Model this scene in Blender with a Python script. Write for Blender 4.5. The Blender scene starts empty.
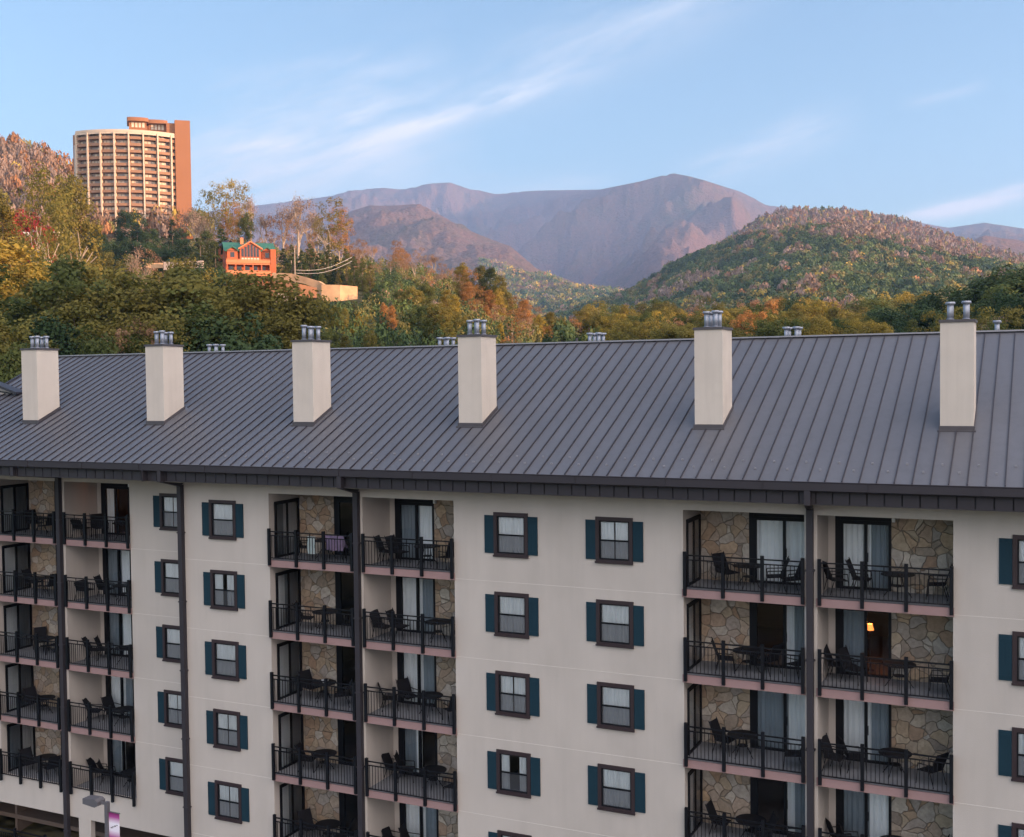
import bpy, math, random
import numpy as np
from mathutils import Matrix, Vector
R=math.radians
random.seed(7); rng=np.random.default_rng(11)
scene=bpy.context.scene
COL=scene.collection

# ------------------------------------------------------------------ camera
FOC=1135.184; YAW=R(25.314); PIT=R(2.004); ROL=R(-.695)
CAM=np.array([17.58,-35.586,4.66])
fw=np.array([-math.sin(YAW)*math.cos(PIT),math.cos(YAW)*math.cos(PIT),-math.sin(PIT)])
rt=np.array([math.cos(YAW),math.sin(YAW),0.]); upv=np.cross(rt,fw)
cR,sR=math.cos(ROL),math.sin(ROL)
camR=cR*rt+sR*upv; camU=-sR*rt+cR*upv
cd=bpy.data.cameras.new("camera"); cam=bpy.data.objects.new("camera",cd); COL.objects.link(cam)
cd.sensor_width=36; cd.lens=FOC/1024*36; cd.clip_start=.5; cd.clip_end=40000
m=Matrix([[camR[i],camU[i],-fw[i],CAM[i]] for i in range(3)]+[[0,0,0,1]])
cam.matrix_world=m; scene.camera=cam

# ------------------------------------------------------------------ sun, sky, exposure
SUN_EL=R(8.0); SUN_HEAD=R(81)          # heading clockwise from +Y
sundir=Vector((math.sin(SUN_HEAD)*math.cos(SUN_EL),math.cos(SUN_HEAD)*math.cos(SUN_EL),math.sin(SUN_EL)))
sd=bpy.data.lights.new("sun",'SUN'); sd.energy=5.0; sd.angle=R(.55); sd.color=(1,.58,.32)
so=bpy.data.objects.new("sun",sd); COL.objects.link(so)
so.rotation_euler=sundir.to_track_quat('Z','Y').to_euler(); so.location=(200,-100,300)
scene.view_settings.view_transform='Standard'; scene.view_settings.look='None'
scene.view_settings.exposure=1.26; scene.view_settings.gamma=1; scene.view_settings.use_curve_mapping=False
scene.cycles.use_denoising=True
scene.cycles.max_bounces=6; scene.cycles.diffuse_bounces=3; scene.cycles.glossy_bounces=3
scene.cycles.transparent_max_bounces=12; scene.cycles.volume_bounces=0

def pixdir(px,py):
    a=px-512; b=py-418.5
    d=fw*FOC+camR*a-camU*b
    return d/np.linalg.norm(d)

world=bpy.data.worlds.new("World"); scene.world=world; world.use_nodes=True
nt=world.node_tree; nt.nodes.clear()
def N(nt,t,**k):
    n=nt.nodes.new(t)
    for a,b in k.items():
        if a.startswith('i_'): n.inputs[a[2:]].default_value=b
        else: setattr(n,a,b)
    return n
def L(nt,a,b): nt.links.new(a,b)
sky=N(nt,'ShaderNodeTexSky',sky_type='NISHITA',sun_disc=False)
sky.sun_elevation=SUN_EL; sky.sun_rotation=SUN_HEAD; sky.altitude=400
sky.air_density=1.0; sky.dust_density=0.5; sky.ozone_density=2.0
bg=N(nt,'ShaderNodeBackground'); bg.inputs['Strength'].default_value=.15
out=N(nt,'ShaderNodeOutputWorld')
tc=N(nt,'ShaderNodeTexCoord')
def vdot(v,c):
    n=N(nt,'ShaderNodeVectorMath',operation='DOT_PRODUCT'); L(nt,v,n.inputs[0]); n.inputs[1].default_value=c; return n.outputs['Value']
def mth(op,a,b=None,c=None,tree=None,clamp=False):
    tr=tree or nt
    n=N(tr,'ShaderNodeMath',operation=op); n.use_clamp=clamp
    for i,v in enumerate((a,b,c)):
        if v is None: continue
        if isinstance(v,(int,float)): n.inputs[i].default_value=v
        else: L(tr,v,n.inputs[i])
    return n.outputs[0]
def streak(p0,p1,w,amp,nscale,seed,fade=.25):
    A=pixdir(*p0);B=pixdir(*p1); nn=np.cross(A,B); nn/=np.linalg.norm(nn); t=B-A; ln=np.linalg.norm(t); t/=ln
    mp=N(nt,'ShaderNodeCombineXYZ'); al=vdot(tc.outputs['Generated'],tuple(t)); di=vdot(tc.outputs['Generated'],tuple(nn))
    L(nt,al,mp.inputs[0]); L(nt,mth('MULTIPLY',di,5.0),mp.inputs[1]); mp.inputs[2].default_value=seed
    nz=N(nt,'ShaderNodeTexNoise'); nz.inputs['Scale'].default_value=nscale; nz.inputs['Detail'].default_value=7; nz.inputs['Roughness'].default_value=.62
    L(nt,mp.outputs[0],nz.inputs['Vector'])
    wob=mth('MULTIPLY_ADD',nz.outputs[0],w*1.6,-w*.8)
    d2=mth('DIVIDE',mth('ADD',di,wob),w)
    g=mth('EXPONENT',mth('MULTIPLY',mth('MULTIPLY',d2,d2),-1.0))
    a0=float(A@t); s=mth('DIVIDE',mth('SUBTRACT',al,a0),ln)
    f1=mth('DIVIDE',s,fade,clamp=True); f2=mth('DIVIDE',mth('SUBTRACT',1.0,s),fade,clamp=True)
    nzr=mth('MULTIPLY_ADD',nz.outputs[0],2.6,-.75,clamp=True)
    return mth('MULTIPLY',mth('MULTIPLY',mth('MULTIPLY',g,nzr),mth('MULTIPLY',f1,f2)),amp)
st=[streak((150,215),(480,110),.055,.9,9,1.,.3),streak((300,165),(620,62),.0085,.95,14,2.,.35),streak((420,125),(800,-40),.028,.42,8,3.,.3),
    streak((880,226),(1130,172),.0065,1.7,10,4.,.3),streak((660,192),(870,112),.016,.5,12,5.,.3),streak((895,106),(995,82),.005,.35,14,6.,.3),
    streak((400,196),(640,180),.011,.4,10,7.,.3),streak((120,215),(330,150),.03,.35,8,8.,.3)]
acc=st[0]
for s_ in st[1:]: acc=mth('ADD',acc,s_)
acc=mth('MULTIPLY',acc,1.0,clamp=True)
mx=N(nt,'ShaderNodeMix',data_type='RGBA')
L(nt,acc,mx.inputs['Factor']); L(nt,sky.outputs[0],mx.inputs['A'])
CLOUD=mx.inputs['B']; CLOUD.default_value=(3.5,3.45,3.6,1)
# broad unseen cloud veil, added behind the viewer to light the shaded facade
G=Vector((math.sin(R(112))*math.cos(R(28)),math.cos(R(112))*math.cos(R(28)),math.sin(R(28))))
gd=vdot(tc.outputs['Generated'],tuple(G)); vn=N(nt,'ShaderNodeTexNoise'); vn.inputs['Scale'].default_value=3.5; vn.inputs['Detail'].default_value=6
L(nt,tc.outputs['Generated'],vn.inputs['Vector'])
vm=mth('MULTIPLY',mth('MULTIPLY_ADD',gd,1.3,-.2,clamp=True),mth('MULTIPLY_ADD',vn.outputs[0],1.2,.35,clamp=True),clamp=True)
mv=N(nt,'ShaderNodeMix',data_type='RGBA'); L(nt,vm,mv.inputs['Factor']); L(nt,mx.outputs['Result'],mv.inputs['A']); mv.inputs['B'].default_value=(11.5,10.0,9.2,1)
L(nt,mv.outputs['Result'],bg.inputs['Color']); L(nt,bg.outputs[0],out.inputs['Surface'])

# ------------------------------------------------------------------ materials
def mat(name,col,rough=.7,metal=0,spec=.4,var=.0,vscale=3.,bump=0,bscale=40.,transl=0,var2=0,v2scale=.4,stretch=(1,1,1),objvar=0,emit=None,stain=0):
    m=bpy.data.materials.new(name); m.use_nodes=True; t=m.node_tree; p=t.nodes['Principled BSDF']
    p.inputs['Roughness'].default_value=rough; p.inputs['Metallic'].default_value=metal; p.inputs['Specular IOR Level'].default_value=spec
    c=(*col,1); p.inputs['Base Color'].default_value=c
    co=N(t,'ShaderNodeTexCoord'); mpn=N(t,'ShaderNodeMapping'); mpn.inputs['Scale'].default_value=stretch
    L(t,co.outputs['Object'],mpn.inputs[0])
    last=None
    def vary(scale,amt,cur,det=6):
        nz=N(t,'ShaderNodeTexNoise'); nz.inputs['Scale'].default_value=scale; nz.inputs['Detail'].default_value=det
        L(t,mpn.outputs[0],nz.inputs['Vector'])
        f=mth('MULTIPLY_ADD',nz.outputs[0],2*amt,1-amt,tree=t)
        mxx=N(t,'ShaderNodeMix',data_type='RGBA',blend_type='MULTIPLY'); mxx.inputs['Factor'].default_value=1
        if cur is None: mxx.inputs['A'].default_value=c
        else: L(t,cur,mxx.inputs['A'])
        L(t,f,mxx.inputs['B']); return mxx.outputs['Result']
    if var: last=vary(vscale,var,last)
    if var2: last=vary(v2scale,var2,last,3)
    if stain:
        m3=N(t,'ShaderNodeMapping'); m3.inputs['Scale'].default_value=(2.6,2.6,.16); L(t,co.outputs['Object'],m3.inputs[0])
        nz=N(t,'ShaderNodeTexNoise'); nz.inputs['Scale'].default_value=1.3; nz.inputs['Detail'].default_value=7; nz.inputs['Roughness'].default_value=.65; L(t,m3.outputs[0],nz.inputs['Vector'])
        f=mth('SUBTRACT',1.0,mth('MULTIPLY',mth('MULTIPLY_ADD',nz.outputs[0],3.2,-1.45,tree=t,clamp=True),stain,tree=t),tree=t)
        mxx=N(t,'ShaderNodeMix',data_type='RGBA',blend_type='MULTIPLY'); mxx.inputs['Factor'].default_value=1
        if last is None: mxx.inputs['A'].default_value=c
        else: L(t,last,mxx.inputs['A'])
        L(t,f,mxx.inputs['B']); last=mxx.outputs['Result']
    if objvar:
        oi=N(t,'ShaderNodeObjectInfo'); hs=N(t,'ShaderNodeHueSaturation')
        L(t,mth('MULTIPLY_ADD',oi.outputs['Random'],objvar*.16,.5-objvar*.08,tree=t),hs.inputs['Hue'])
        r2=mth('FRACT',mth('MULTIPLY',oi.outputs['Random'],7.31,tree=t),tree=t)
        L(t,mth('MULTIPLY_ADD',r2,objvar*.9,1-objvar*.45,tree=t),hs.inputs['Value'])
        if last is None: hs.inputs['Color'].default_value=c
        else: L(t,last,hs.inputs['Color'])
        last=hs.outputs[0]
    if last is not None: L(t,last,p.inputs['Base Color'])
    if bump:
        nz=N(t,'ShaderNodeTexNoise'); nz.inputs['Scale'].default_value=bscale; nz.inputs['Detail'].default_value=5
        L(t,mpn.outputs[0],nz.inputs['Vector']); b=N(t,'ShaderNodeBump'); b.inputs['Strength'].default_value=bump; b.inputs['Distance'].default_value=.02
        L(t,nz.outputs[0],b.inputs['Height']); L(t,b.outputs[0],p.inputs['Normal'])
    if transl:
        tr=N(t,'ShaderNodeBsdfTranslucent'); ms=N(t,'ShaderNodeMixShader'); ms.inputs[0].default_value=transl
        if last is not None: L(t,last,tr.inputs[0])
        else: tr.inputs[0].default_value=c
        L(t,p.outputs[0],ms.inputs[1]); L(t,tr.outputs[0],ms.inputs[2]); L(t,ms.outputs[0],t.nodes['Material Output'].inputs[0])
    if emit:
        p.inputs['Emission Color'].default_value=(*emit[0],1); p.inputs['Emission Strength'].default_value=emit[1]
    return m
MA={}
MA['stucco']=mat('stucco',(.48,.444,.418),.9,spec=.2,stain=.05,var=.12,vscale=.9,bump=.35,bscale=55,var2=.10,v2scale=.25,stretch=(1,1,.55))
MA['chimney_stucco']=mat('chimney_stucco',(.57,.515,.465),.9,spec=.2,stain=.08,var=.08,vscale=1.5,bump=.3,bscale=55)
MA['stucco_joint']=mat('stucco_joint',(.60,.57,.54),.8)
MA['ridge_metal']=mat('ridge_metal',(.30,.30,.34),.45,metal=.4)
MA['guard']=mat('snow_guard_metal',(.23,.23,.26),.6)
MA['gap']=mat('dark_gap',(.012,.012,.015),.9)
MA['roof_metal']=mat('roof_metal',(.124,.128,.148),.47,metal=.3,spec=.5,stain=.12,var=.12,vscale=.7,bump=.05,bscale=2.5,var2=.14,v2scale=.16,stretch=(1.6,.5,.5))
MA['roof_seam']=mat('roof_seam',(.040,.038,.050),.5,metal=.3,spec=.4)
MA['gutter']=mat('gutter_metal',(.036,.033,.041),.55,metal=.1,spec=.3,var=.12,vscale=1.5)
MA['flash']=mat('flashing',(.085,.078,.088),.5,metal=.3,var=.15,vscale=3)
MA['steel']=mat('galvanised_steel',(.30,.33,.40),.5,metal=.5,var=.2,vscale=6)
MA['black']=mat('black_metal',(.0045,.0055,.009),.55,spec=.22,var=.2,vscale=4)
MA['brown']=mat('brown_frame',(.030,.019,.023),.55,var=.1,vscale=6)
MA['shutter']=mat('shutter_paint',(.009,.033,.052),.7,spec=.2,var=.12,vscale=4,bump=.1,bscale=30,stretch=(1,1,.3))
MA['pinkslab']=mat('slab_edge_paint',(.30,.195,.195),.8,var=.1,vscale=3)
MA['slab']=mat('balcony_floor',(.20,.21,.235),.8,var=.15,vscale=3)
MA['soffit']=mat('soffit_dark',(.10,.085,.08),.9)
MA['curtain']=mat('curtain_cloth',(.82,.85,.88),.9,var=.10,vscale=3,stretch=(6,1,.3))
MA['sheer']=mat('vertical_blind',(.24,.29,.34),.9,var=.2,vscale=5,stretch=(6,1,.2))
MA['room']=mat('room_wall',(.16,.12,.10),.9)
MA['chair']=mat('chair_metal',(.007,.007,.010),.6,spec=.25,var=.2,vscale=5)
MA['sling']=mat('chair_sling',(.012,.012,.016),.85,spec=.2)
MA['white']=mat('white_paint',(.7,.7,.72),.6,var=.08,vscale=3)
MA['asphalt']=mat('asphalt',(.05,.05,.052),.9,var=.2,vscale=2)
MA['concrete']=mat('concrete',(.30,.28,.27),.9,var=.2,vscale=.3)
MA['purple_cloth']=mat('purple_cloth',(.22,.17,.28),.9,var=.3,vscale=9)
MA['lampglow']=mat('lamp_shade_lit',(.9,.5,.25),.8,emit=((1,.26,.05),.9))
# window glass: reflecting thin pane
def glassmat(name,tint=(1,1,1),mixd=0.0,dcol=(.1,.1,.12)):
    m=bpy.data.materials.new(name); m.use_nodes=True; t=m.node_tree; t.nodes.clear()
    o=N(t,'ShaderNodeOutputMaterial'); tr=N(t,'ShaderNodeBsdfTransparent'); tr.inputs[0].default_value=(*tint,1)
    gl=N(t,'ShaderNodeBsdfGlossy'); gl.inputs['Roughness'].default_value=.02
    fr=N(t,'ShaderNodeFresnel'); fr.inputs[0].default_value=1.52
    ms=N(t,'ShaderNodeMixShader'); L(t,mth('MULTIPLY',fr.outputs[0],1.7,tree=t,clamp=True),ms.inputs[0]); L(t,tr.outputs[0],ms.inputs[1]); L(t,gl.outputs[0],ms.inputs[2])
    if mixd:
        df=N(t,'ShaderNodeBsdfDiffuse'); df.inputs[0].default_value=(*dcol,1); m2=N(t,'ShaderNodeMixShader'); m2.inputs[0].default_value=mixd
        L(t,ms.outputs[0],m2.inputs[1]); L(t,df.outputs[0],m2.inputs[2]); L(t,m2.outputs[0],o.inputs[0])
    else: L(t,ms.outputs[0],o.inputs[0])
    return m
MA['glass']=glassmat('window_glass',(.90,.93,.95))
MA['screen']=glassmat('insect_screen_glass',(.82,.84,.87),.35,(.10,.11,.13))
# flagstone wall
def stonemat():
    m=bpy.data.materials.new('flagstone'); m.use_nodes=True; t=m.node_tree; p=t.nodes['Principled BSDF']; p.inputs['Roughness'].default_value=.85
    co=N(t,'ShaderNodeTexCoord'); oi=N(t,'ShaderNodeObjectInfo')
    sh=N(t,'ShaderNodeVectorMath',operation='MULTIPLY_ADD'); L(t,co.outputs['Object'],sh.inputs[0]); sh.inputs[1].default_value=(1,1,1)
    cx=N(t,'ShaderNodeCombineXYZ'); L(t,mth('MULTIPLY',oi.outputs['Random'],40,tree=t),cx.inputs[0]); L(t,mth('MULTIPLY',oi.outputs['Random'],17,tree=t),cx.inputs[2]); L(t,cx.outputs[0],sh.inputs[2])
    nz=N(t,'ShaderNodeTexNoise'); nz.inputs['Scale'].default_value=2.2; L(t,sh.outputs[0],nz.inputs['Vector'])
    ad=N(t,'ShaderNodeVectorMath',operation='MULTIPLY_ADD'); L(t,nz.outputs['Color'],ad.inputs[0]); ad.inputs[1].default_value=(.35,0,.35); L(t,sh.outputs[0],ad.inputs[2])
    v1=N(t,'ShaderNodeTexVoronoi',feature='F1'); v1.inputs['Scale'].default_value=2.6; L(t,ad.outputs[0],v1.inputs['Vector'])
    v2=N(t,'ShaderNodeTexVoronoi',feature='DISTANCE_TO_EDGE'); v2.inputs['Scale'].default_value=2.6; L(t,ad.outputs[0],v2.inputs['Vector'])
    sep=N(t,'ShaderNodeSeparateColor'); L(t,v1.outputs['Color'],sep.inputs[0])
    cr=N(t,'ShaderNodeValToRGB'); e=cr.color_ramp; e.interpolation='LINEAR'
    cols=[(0,(.24,.20,.17)),(.2,(.38,.31,.23)),(.4,(.30,.20,.135)),(.6,(.46,.42,.37)),(.8,(.30,.27,.25)),(1,(.42,.31,.21))]
    e.elements[0].position=0; e.elements[0].color=(*cols[0][1],1); e.elements[1].position=1; e.elements[1].color=(*cols[-1][1],1)
    for ps,c in cols[1:-1]: el=e.elements.new(ps); el.color=(*c,1)
    L(t,sep.outputs[0],cr.inputs[0])
    n2=N(t,'ShaderNodeTexNoise'); n2.inputs['Scale'].default_value=9; n2.inputs['Detail'].default_value=6; L(t,sh.outputs[0],n2.inputs['Vector'])
    m1=N(t,'ShaderNodeMix',data_type='RGBA',blend_type='MULTIPLY'); m1.inputs['Factor'].default_value=1; L(t,cr.outputs[0],m1.inputs['A']); L(t,mth('MULTIPLY_ADD',n2.outputs[0],1.0,.5,tree=t),m1.inputs['B'])
    edge=mth('MULTIPLY',v2.outputs['Distance'],34,tree=t,clamp=True)
    m2=N(t,'ShaderNodeMix',data_type='RGBA'); L(t,edge,m2.inputs['Factor']); m2.inputs['A'].default_value=(.25,.215,.18,1); L(t,m1.outputs['Result'],m2.inputs['B'])
    L(t,m2.outputs['Result'],p.inputs['Base Color'])
    b=N(t,'ShaderNodeBump'); b.inputs['Strength'].default_value=1.; b.inputs['Distance'].default_value=.04
    L(t,mth('ADD',edge,mth('MULTIPLY',n2.outputs[0],.6,tree=t),tree=t),b.inputs['Height']); L(t,b.outputs[0],p.inputs['Normal'])
    return m
MA['stone']=stonemat()

# ------------------------------------------------------------------ mesh helpers
class MB:
    def __init__(s): s.v=[];s.f=[]
    def quad(s,a,b,c,d):
        n=len(s.v); s.v+=[a,b,c,d]; s.f.append((n,n+1,n+2,n+3)); return s
    def poly(s,pts):
        n=len(s.v); s.v+=list(pts); s.f.append(tuple(range(n,n+len(pts)))); return s
    def box(s,x0,x1,y0,y1,z0,z1):
        n=len(s.v)
        s.v+=[(x0,y0,z0),(x1,y0,z0),(x1,y1,z0),(x0,y1,z0),(x0,y0,z1),(x1,y0,z1),(x1,y1,z1),(x0,y1,z1)]
        s.f+=[(n,n+3,n+2,n+1),(n+4,n+5,n+6,n+7),(n,n+1,n+5,n+4),(n+1,n+2,n+6,n+5),(n+2,n+3,n+7,n+6),(n+3,n,n+4,n+7)]; return s
    def tube(s,a,b,r0,r1=None,k=8,caps=True):
        r1=r0 if r1 is None else r1
        a=Vector(a);b=Vector(b); d=(b-a).normalized(); u=d.orthogonal().normalized(); w=d.cross(u); n=len(s.v)
        for p,r in ((a,r0),(b,r1)):
            for i in range(k):
                an=2*math.pi*i/k; s.v.append(tuple(p+u*(math.cos(an)*r)+w*(math.sin(an)*r)))
        for i in range(k): j=(i+1)%k; s.f.append((n+i,n+j,n+k+j,n+k+i))
        if caps: s.f.append(tuple(n+k-1-i for i in range(k))); s.f.append(tuple(n+k+i for i in range(k)))
        return s
    def prism(s,pts,y0,y1,axis='y'):
        n=len(s.v);k=len(pts)
        for y in (y0,y1):
            for a,b in pts: s.v.append((a,y,b) if axis=='y' else (y,a,b) if axis=='x' else (a,b,y))
        s.f.append(tuple(range(n,n+k))); s.f.append(tuple(n+k+k-1-i for i in range(k)))
        for i in range(k): j=(i+1)%k; s.f.append((n+i,n+k+i,n+k+j,n+j))
        return s
    def build(s,name,m,parent=None,smooth=False):
        me=bpy.data.meshes.new(name); me.from_pydata([tuple(map(float,p)) for p in s.v],[],s.f); me.update()
        if smooth: me.shade_smooth()
        o=bpy.data.objects.new(name,me); COL.objects.link(o)
        if m is not None: me.materials.append(MA[m] if isinstance(m,str) else m)
        if parent is not None: o.parent=parent
        return o
def empty(name,loc=(0,0,0),rz=0):
    o=bpy.data.objects.new(name,None); COL.objects.link(o); o.location=loc; o.rotation_euler=(0,0,rz); o.empty_display_size=.3; return o
def tag(o,label=None,cat=None,group=None,kind=None):
    if label: o['label']=label
    if cat: o['category']=cat
    if group: o['group']=group
    if kind: o['kind']=kind
    return o
def copy_tree(o,parent=None):
    c=o.copy(); COL.objects.link(c); c.parent=parent
    for ch in list(o.children): copy_tree(ch,c)
    return c
def npmesh(name,V,F,m,parent=None,colors=None,smooth=False):
    """V (n,3), F (k,4) or (k,3) int arrays"""
    me=bpy.data.meshes.new(name); n=len(V); k,w=F.shape
    me.vertices.add(n); me.vertices.foreach_set('co',np.asarray(V,np.float32).ravel())
    me.loops.add(k*w); me.loops.foreach_set('vertex_index',F.astype(np.int32).ravel())
    me.polygons.add(k); me.polygons.foreach_set('loop_start',np.arange(0,k*w,w,dtype=np.int32)); me.polygons.foreach_set('loop_total',np.full(k,w,np.int32))
    me.update(calc_edges=True)
    if colors is not None:
        at=me.color_attributes.new('species','FLOAT_COLOR','POINT'); at.data.foreach_set('color',np.c_[colors,np.ones(n)].astype(np.float32).ravel())
    if smooth: me.shade_smooth()
    me.materials.append(MA[m] if isinstance(m,str) else m)
    o=bpy.data.objects.new(name,me); COL.objects.link(o); o.parent=parent
    return o

# ------------------------------------------------------------------ terrain
def headpx(px): 
    d=pixdir(px,380); return math.atan2(d[0],d[1])
def crest(pts,D=None):
    H=[];DD=[];Z=[]
    for p in pts:
        px,py=p[:2]; dist=p[2] if len(p)>2 else D
        d=pixdir(px,py); H.append(math.atan2(d[0],d[1])); DD.append(dist); Z.append(CAM[2]+dist*d[2]/math.hypot(d[0],d[1]))
    return np.array(H),np.array(DD),np.array(Z)
_perm=rng.permutation(4096)
def vnoise(x,y):
    xi=np.floor(x).astype(int); yi=np.floor(y).astype(int); fx=x-xi; fy=y-yi
    fx=fx*fx*(3-2*fx); fy=fy*fy*(3-2*fy)
    h=lambda a,b:_perm[(_perm[(a)&4095]+b)&4095]/4095.
    return (h(xi,yi)*(1-fx)+h(xi+1,yi)*fx)*(1-fy)+(h(xi,yi+1)*(1-fx)+h(xi+1,yi+1)*fx)*fy
def fbm(x,y,o=5,ridged=False,g=.5):
    a=1.;s=0;t=0
    for i in range(o):
        n=vnoise(x+17.3*i,y-9.1*i)
        if ridged: n=1-abs(2*n-1)
        s=s+a*n;t+=a;a*=g;x=x*2.03;y=y*2.03
    return s/t
RIDGES=[ # (crest pts, near width, far width, rough amp fraction, noise size)
 (crest([(-500,235,9500),(-200,225,9500),(0,220,9500),(200,212,9800),(258,206,10000),(300,200,10000),(330,196,10000),(352,190,10000),(380,188,10000),(400,190,10100),(430,184,10300),(450,183,10500),(470,190,10400),(500,193,10000),(540,191,9600),(600,190,8700),(620,186,8400),(640,182,8000),(655,178,7750),(672,173.5,7500),(690,177,7700),(705,181,7900),(740,192,8300),(770,206,8700),(800,210,9000),(850,213,9200),(900,219,9200),(950,228,9200),(985,223,9200),(1024,229,9200),(1100,238,9200),(1300,250,9200)]),3900,1600,.38,1000),
 (crest([(-100,300,5000),(200,262,5000),(270,245,5000),(330,226,5000),(350,212,5000),(370,206,5000),(415,206,4900),(440,216,4700),(470,233,4500),(510,247,4200),(540,272,3900),(580,293,3600),(640,300,3400),(760,310,3200),(1300,320,3000)]),2000,1800,.26,420),
 (crest([(860,300,4200),(920,262,4200),(960,250,4300),(985,236,4400),(1010,240,4500),(1060,250,4500),(1400,270,4500)]),1900,1800,.26,420),
 (crest([(560,320,2600),(640,300,2600),(700,264,2500),(740,239,2450),(765,223,2400),(783,216,2400),(850,218,2400),(906,228,2400),(935,238,2400),(980,254,2300),(1040,270,2300),(1200,290,2300)]),1350,1000,.12,300),
 (crest([(-100,420,1500),(400,360,1500),(500,340,1500),(560,318,1500),(600,306,1500),(625,297,1480),(651,283,1460),(671,270,1440),(686,262,1430),(701,256,1420),(727,247,1405),(742,242,1400),(770,235,1380),(800,232,1350),(841,231,1330),(870,235,1320),(900,245,1310),(958,262,1290),(1017,272,1280),(1100,292,1250),(1400,320,1200)]),820,900,.10,200),
 (crest([(-700,90,760),(-400,100,760),(-200,128,760),(0,150,760),(40,163,760),(75,181,760),(110,207,780),(150,232,800),(200,252,800),(280,272,800),(400,300,800),(600,345,800),(1000,380,800)]),420,500,.05,150),
 (crest([(-700,215,430),(-200,230,430),(0,236,500),(60,235,520),(200,240,520),(240,248,450),(300,260,400),(345,266,390),(400,272,390),(440,284,390),(480,300,380),(520,318,370),(560,338,360),(620,356,350),(1000,380,330)]),330,260,.02,60),
]
BD=np.array([0,55,110,200,350,600,1300,2500,4000,12000]); BZ=np.array([-18.5,-18.5,-4,2,6,10,24,110,200,420.])
def P3(px,py,d):
    v=pixdir(px,py); s_=d/math.hypot(v[0],v[1]); p=CAM+v*s_; return tuple(p)
SPURS=[([P3(676,177,7600),P3(686,192,7200),P3(700,212,6800),P3(728,232,6300),P3(775,247,5700)],1300,1.1),
 ([P3(450,185,10500),P3(446,204,9600),P3(462,224,8800)],1300,1.15),
 ([P3(352,192,10000),P3(372,206,9000)],1100,1.15),
 ([P3(770,208,8700),P3(800,222,8000),P3(850,240,7200)],1500,1.15),
 ([P3(440,216,4700),P3(475,236,4300),P3(505,258,4000),P3(520,284,3600)],700,1.1),
 ([P3(400,206,4900),P3(395,226,4500),P3(415,250,4100)],650,1.1)]
def wrap(a): return (a+np.pi)%(2*np.pi)-np.pi
def ground(x,y):
    x=np.asarray(x,float);y=np.asarray(y,float)
    dx=x-CAM[0];dy=y-CAM[1]; d=np.hypot(dx,dy); h=np.arctan2(dx,dy)
    base=np.interp(d,BD,BZ)
    back=np.clip((np.abs(wrap(h-R(-25)))-R(38))/R(12),0,1)        # outside the view the ground stays a low valley
    base=base*(1-back)+np.where(d<55,-18.5,-18.5+np.clip((d-55)*.02,0,60))*back
    z=base.copy()
    for (H,DD,Z),wn,wf,amp,ns in RIDGES:
        hh=wrap(h); 
        if wn>1200:
            hf=np.linspace(H[0],H[-1],900); df=np.interp(hf,H,DD); kw=np.hanning(61); kw/=kw.sum(); df=np.convolve(np.pad(df,30,mode='edge'),kw,'valid'); D=np.interp(hh,hf,df)
            w0=fbm(x/1400.+5,y/1400.,4)-.5; hc=hh+.10*w0*np.clip(np.abs(d-D)/wn,0,1)
        else: D=np.interp(hh,H,DD); hc=hh
        Zc=np.interp(hc,H,Z); fl=110. if wn>3000 else 60. if wn>1200 else 12.
        u=(d-D); u=np.sign(u)*(np.sqrt(u*u+fl*fl)-fl); q_=np.clip(1-np.abs(u)/np.where(u<0,wn,wf),0,1); p=q_**(1.4 if ns==60 else 1.15)*(1-.25*q_*(1-q_))
        edge=np.clip(1-np.maximum(H[0]-hh,hh-H[-1])/R(14),0,1); edge=edge*edge*(3-2*edge)
        if amp>.1:
            rn=fbm(x/ns,y/ns,6,True,.58)-.55
            body=4*p*(1-p)                                        # spurs strongest on the flank, crest line kept
            small=(fbm(x/90.,y/90.,3)-.5)*.022
        else:
            rn=(fbm(x/ns,y/ns,4)-.5); body=4*p*(1-p); small=0
        if wn>3000: small=(fbm(x/260.,y/260.,4)-.5)*.10
        zr=base+(Zc-base)*(p*(1+small*np.clip(body*2,0.42,1))+amp*rn*body*1.6)*edge
        z=np.maximum(z,zr)
    for pts,W,pw in SPURS:
        best=np.zeros_like(z)
        for (x0,y0,z0),(x1,y1,z1) in zip(pts,pts[1:]):
            ex,ey=x1-x0,y1-y0; t=np.clip(((x-x0)*ex+(y-y0)*ey)/(ex*ex+ey*ey),0,1); wob=1+.35*(fbm(x/500.,y/500.,3)-.5)
            dd=np.hypot(x-x0-t*ex,y-y0-t*ey)*wob; q_=np.clip(1-dd/W,0,1)**pw; best=np.maximum(best,(z0+t*(z1-z0)-base)*q_)
        z=np.maximum(z,base+best)
    sk=RIDGES[0][0]; capz=CAM[2]+(np.interp(wrap(h),sk[0],sk[2])*1.003-CAM[2])*d/np.interp(wrap(h),sk[0],sk[1])
    z=np.where((d>5400)&(back<=0),np.minimum(z,capz),z)          # spurs stay below the main crest
    # ridge to the east that keeps the low sun off the valley floor
    hx=500.; cr=np.interp(y,[-600,150,240,600,950,1400,1700],[100,104,84,84,140,172,180])+6*(fbm(y/90.,y*0+3.3,4)-.5)
    pr=np.exp(-(np.abs(x-hx)/np.where(x<hx,150.,400.))**2)*np.clip((y+1100)/500.,0,1)*np.clip((3300-y)/1200.,0,1)
    z=np.maximum(z,-18.5+(cr+18.5)*pr)
    return z
def at(px,py,dist):
    d=pixdir(px,py); s=dist/math.hypot(d[0],d[1]); p=CAM+d*s; return p
XB=(-9800.,3200.); YB=(-1500.,12200.)
heads=np.concatenate([np.arange(-56,6,.09),np.arange(6,304,1.6)]); heads=np.radians(heads)
ts=np.linspace(0,1,600)
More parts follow.
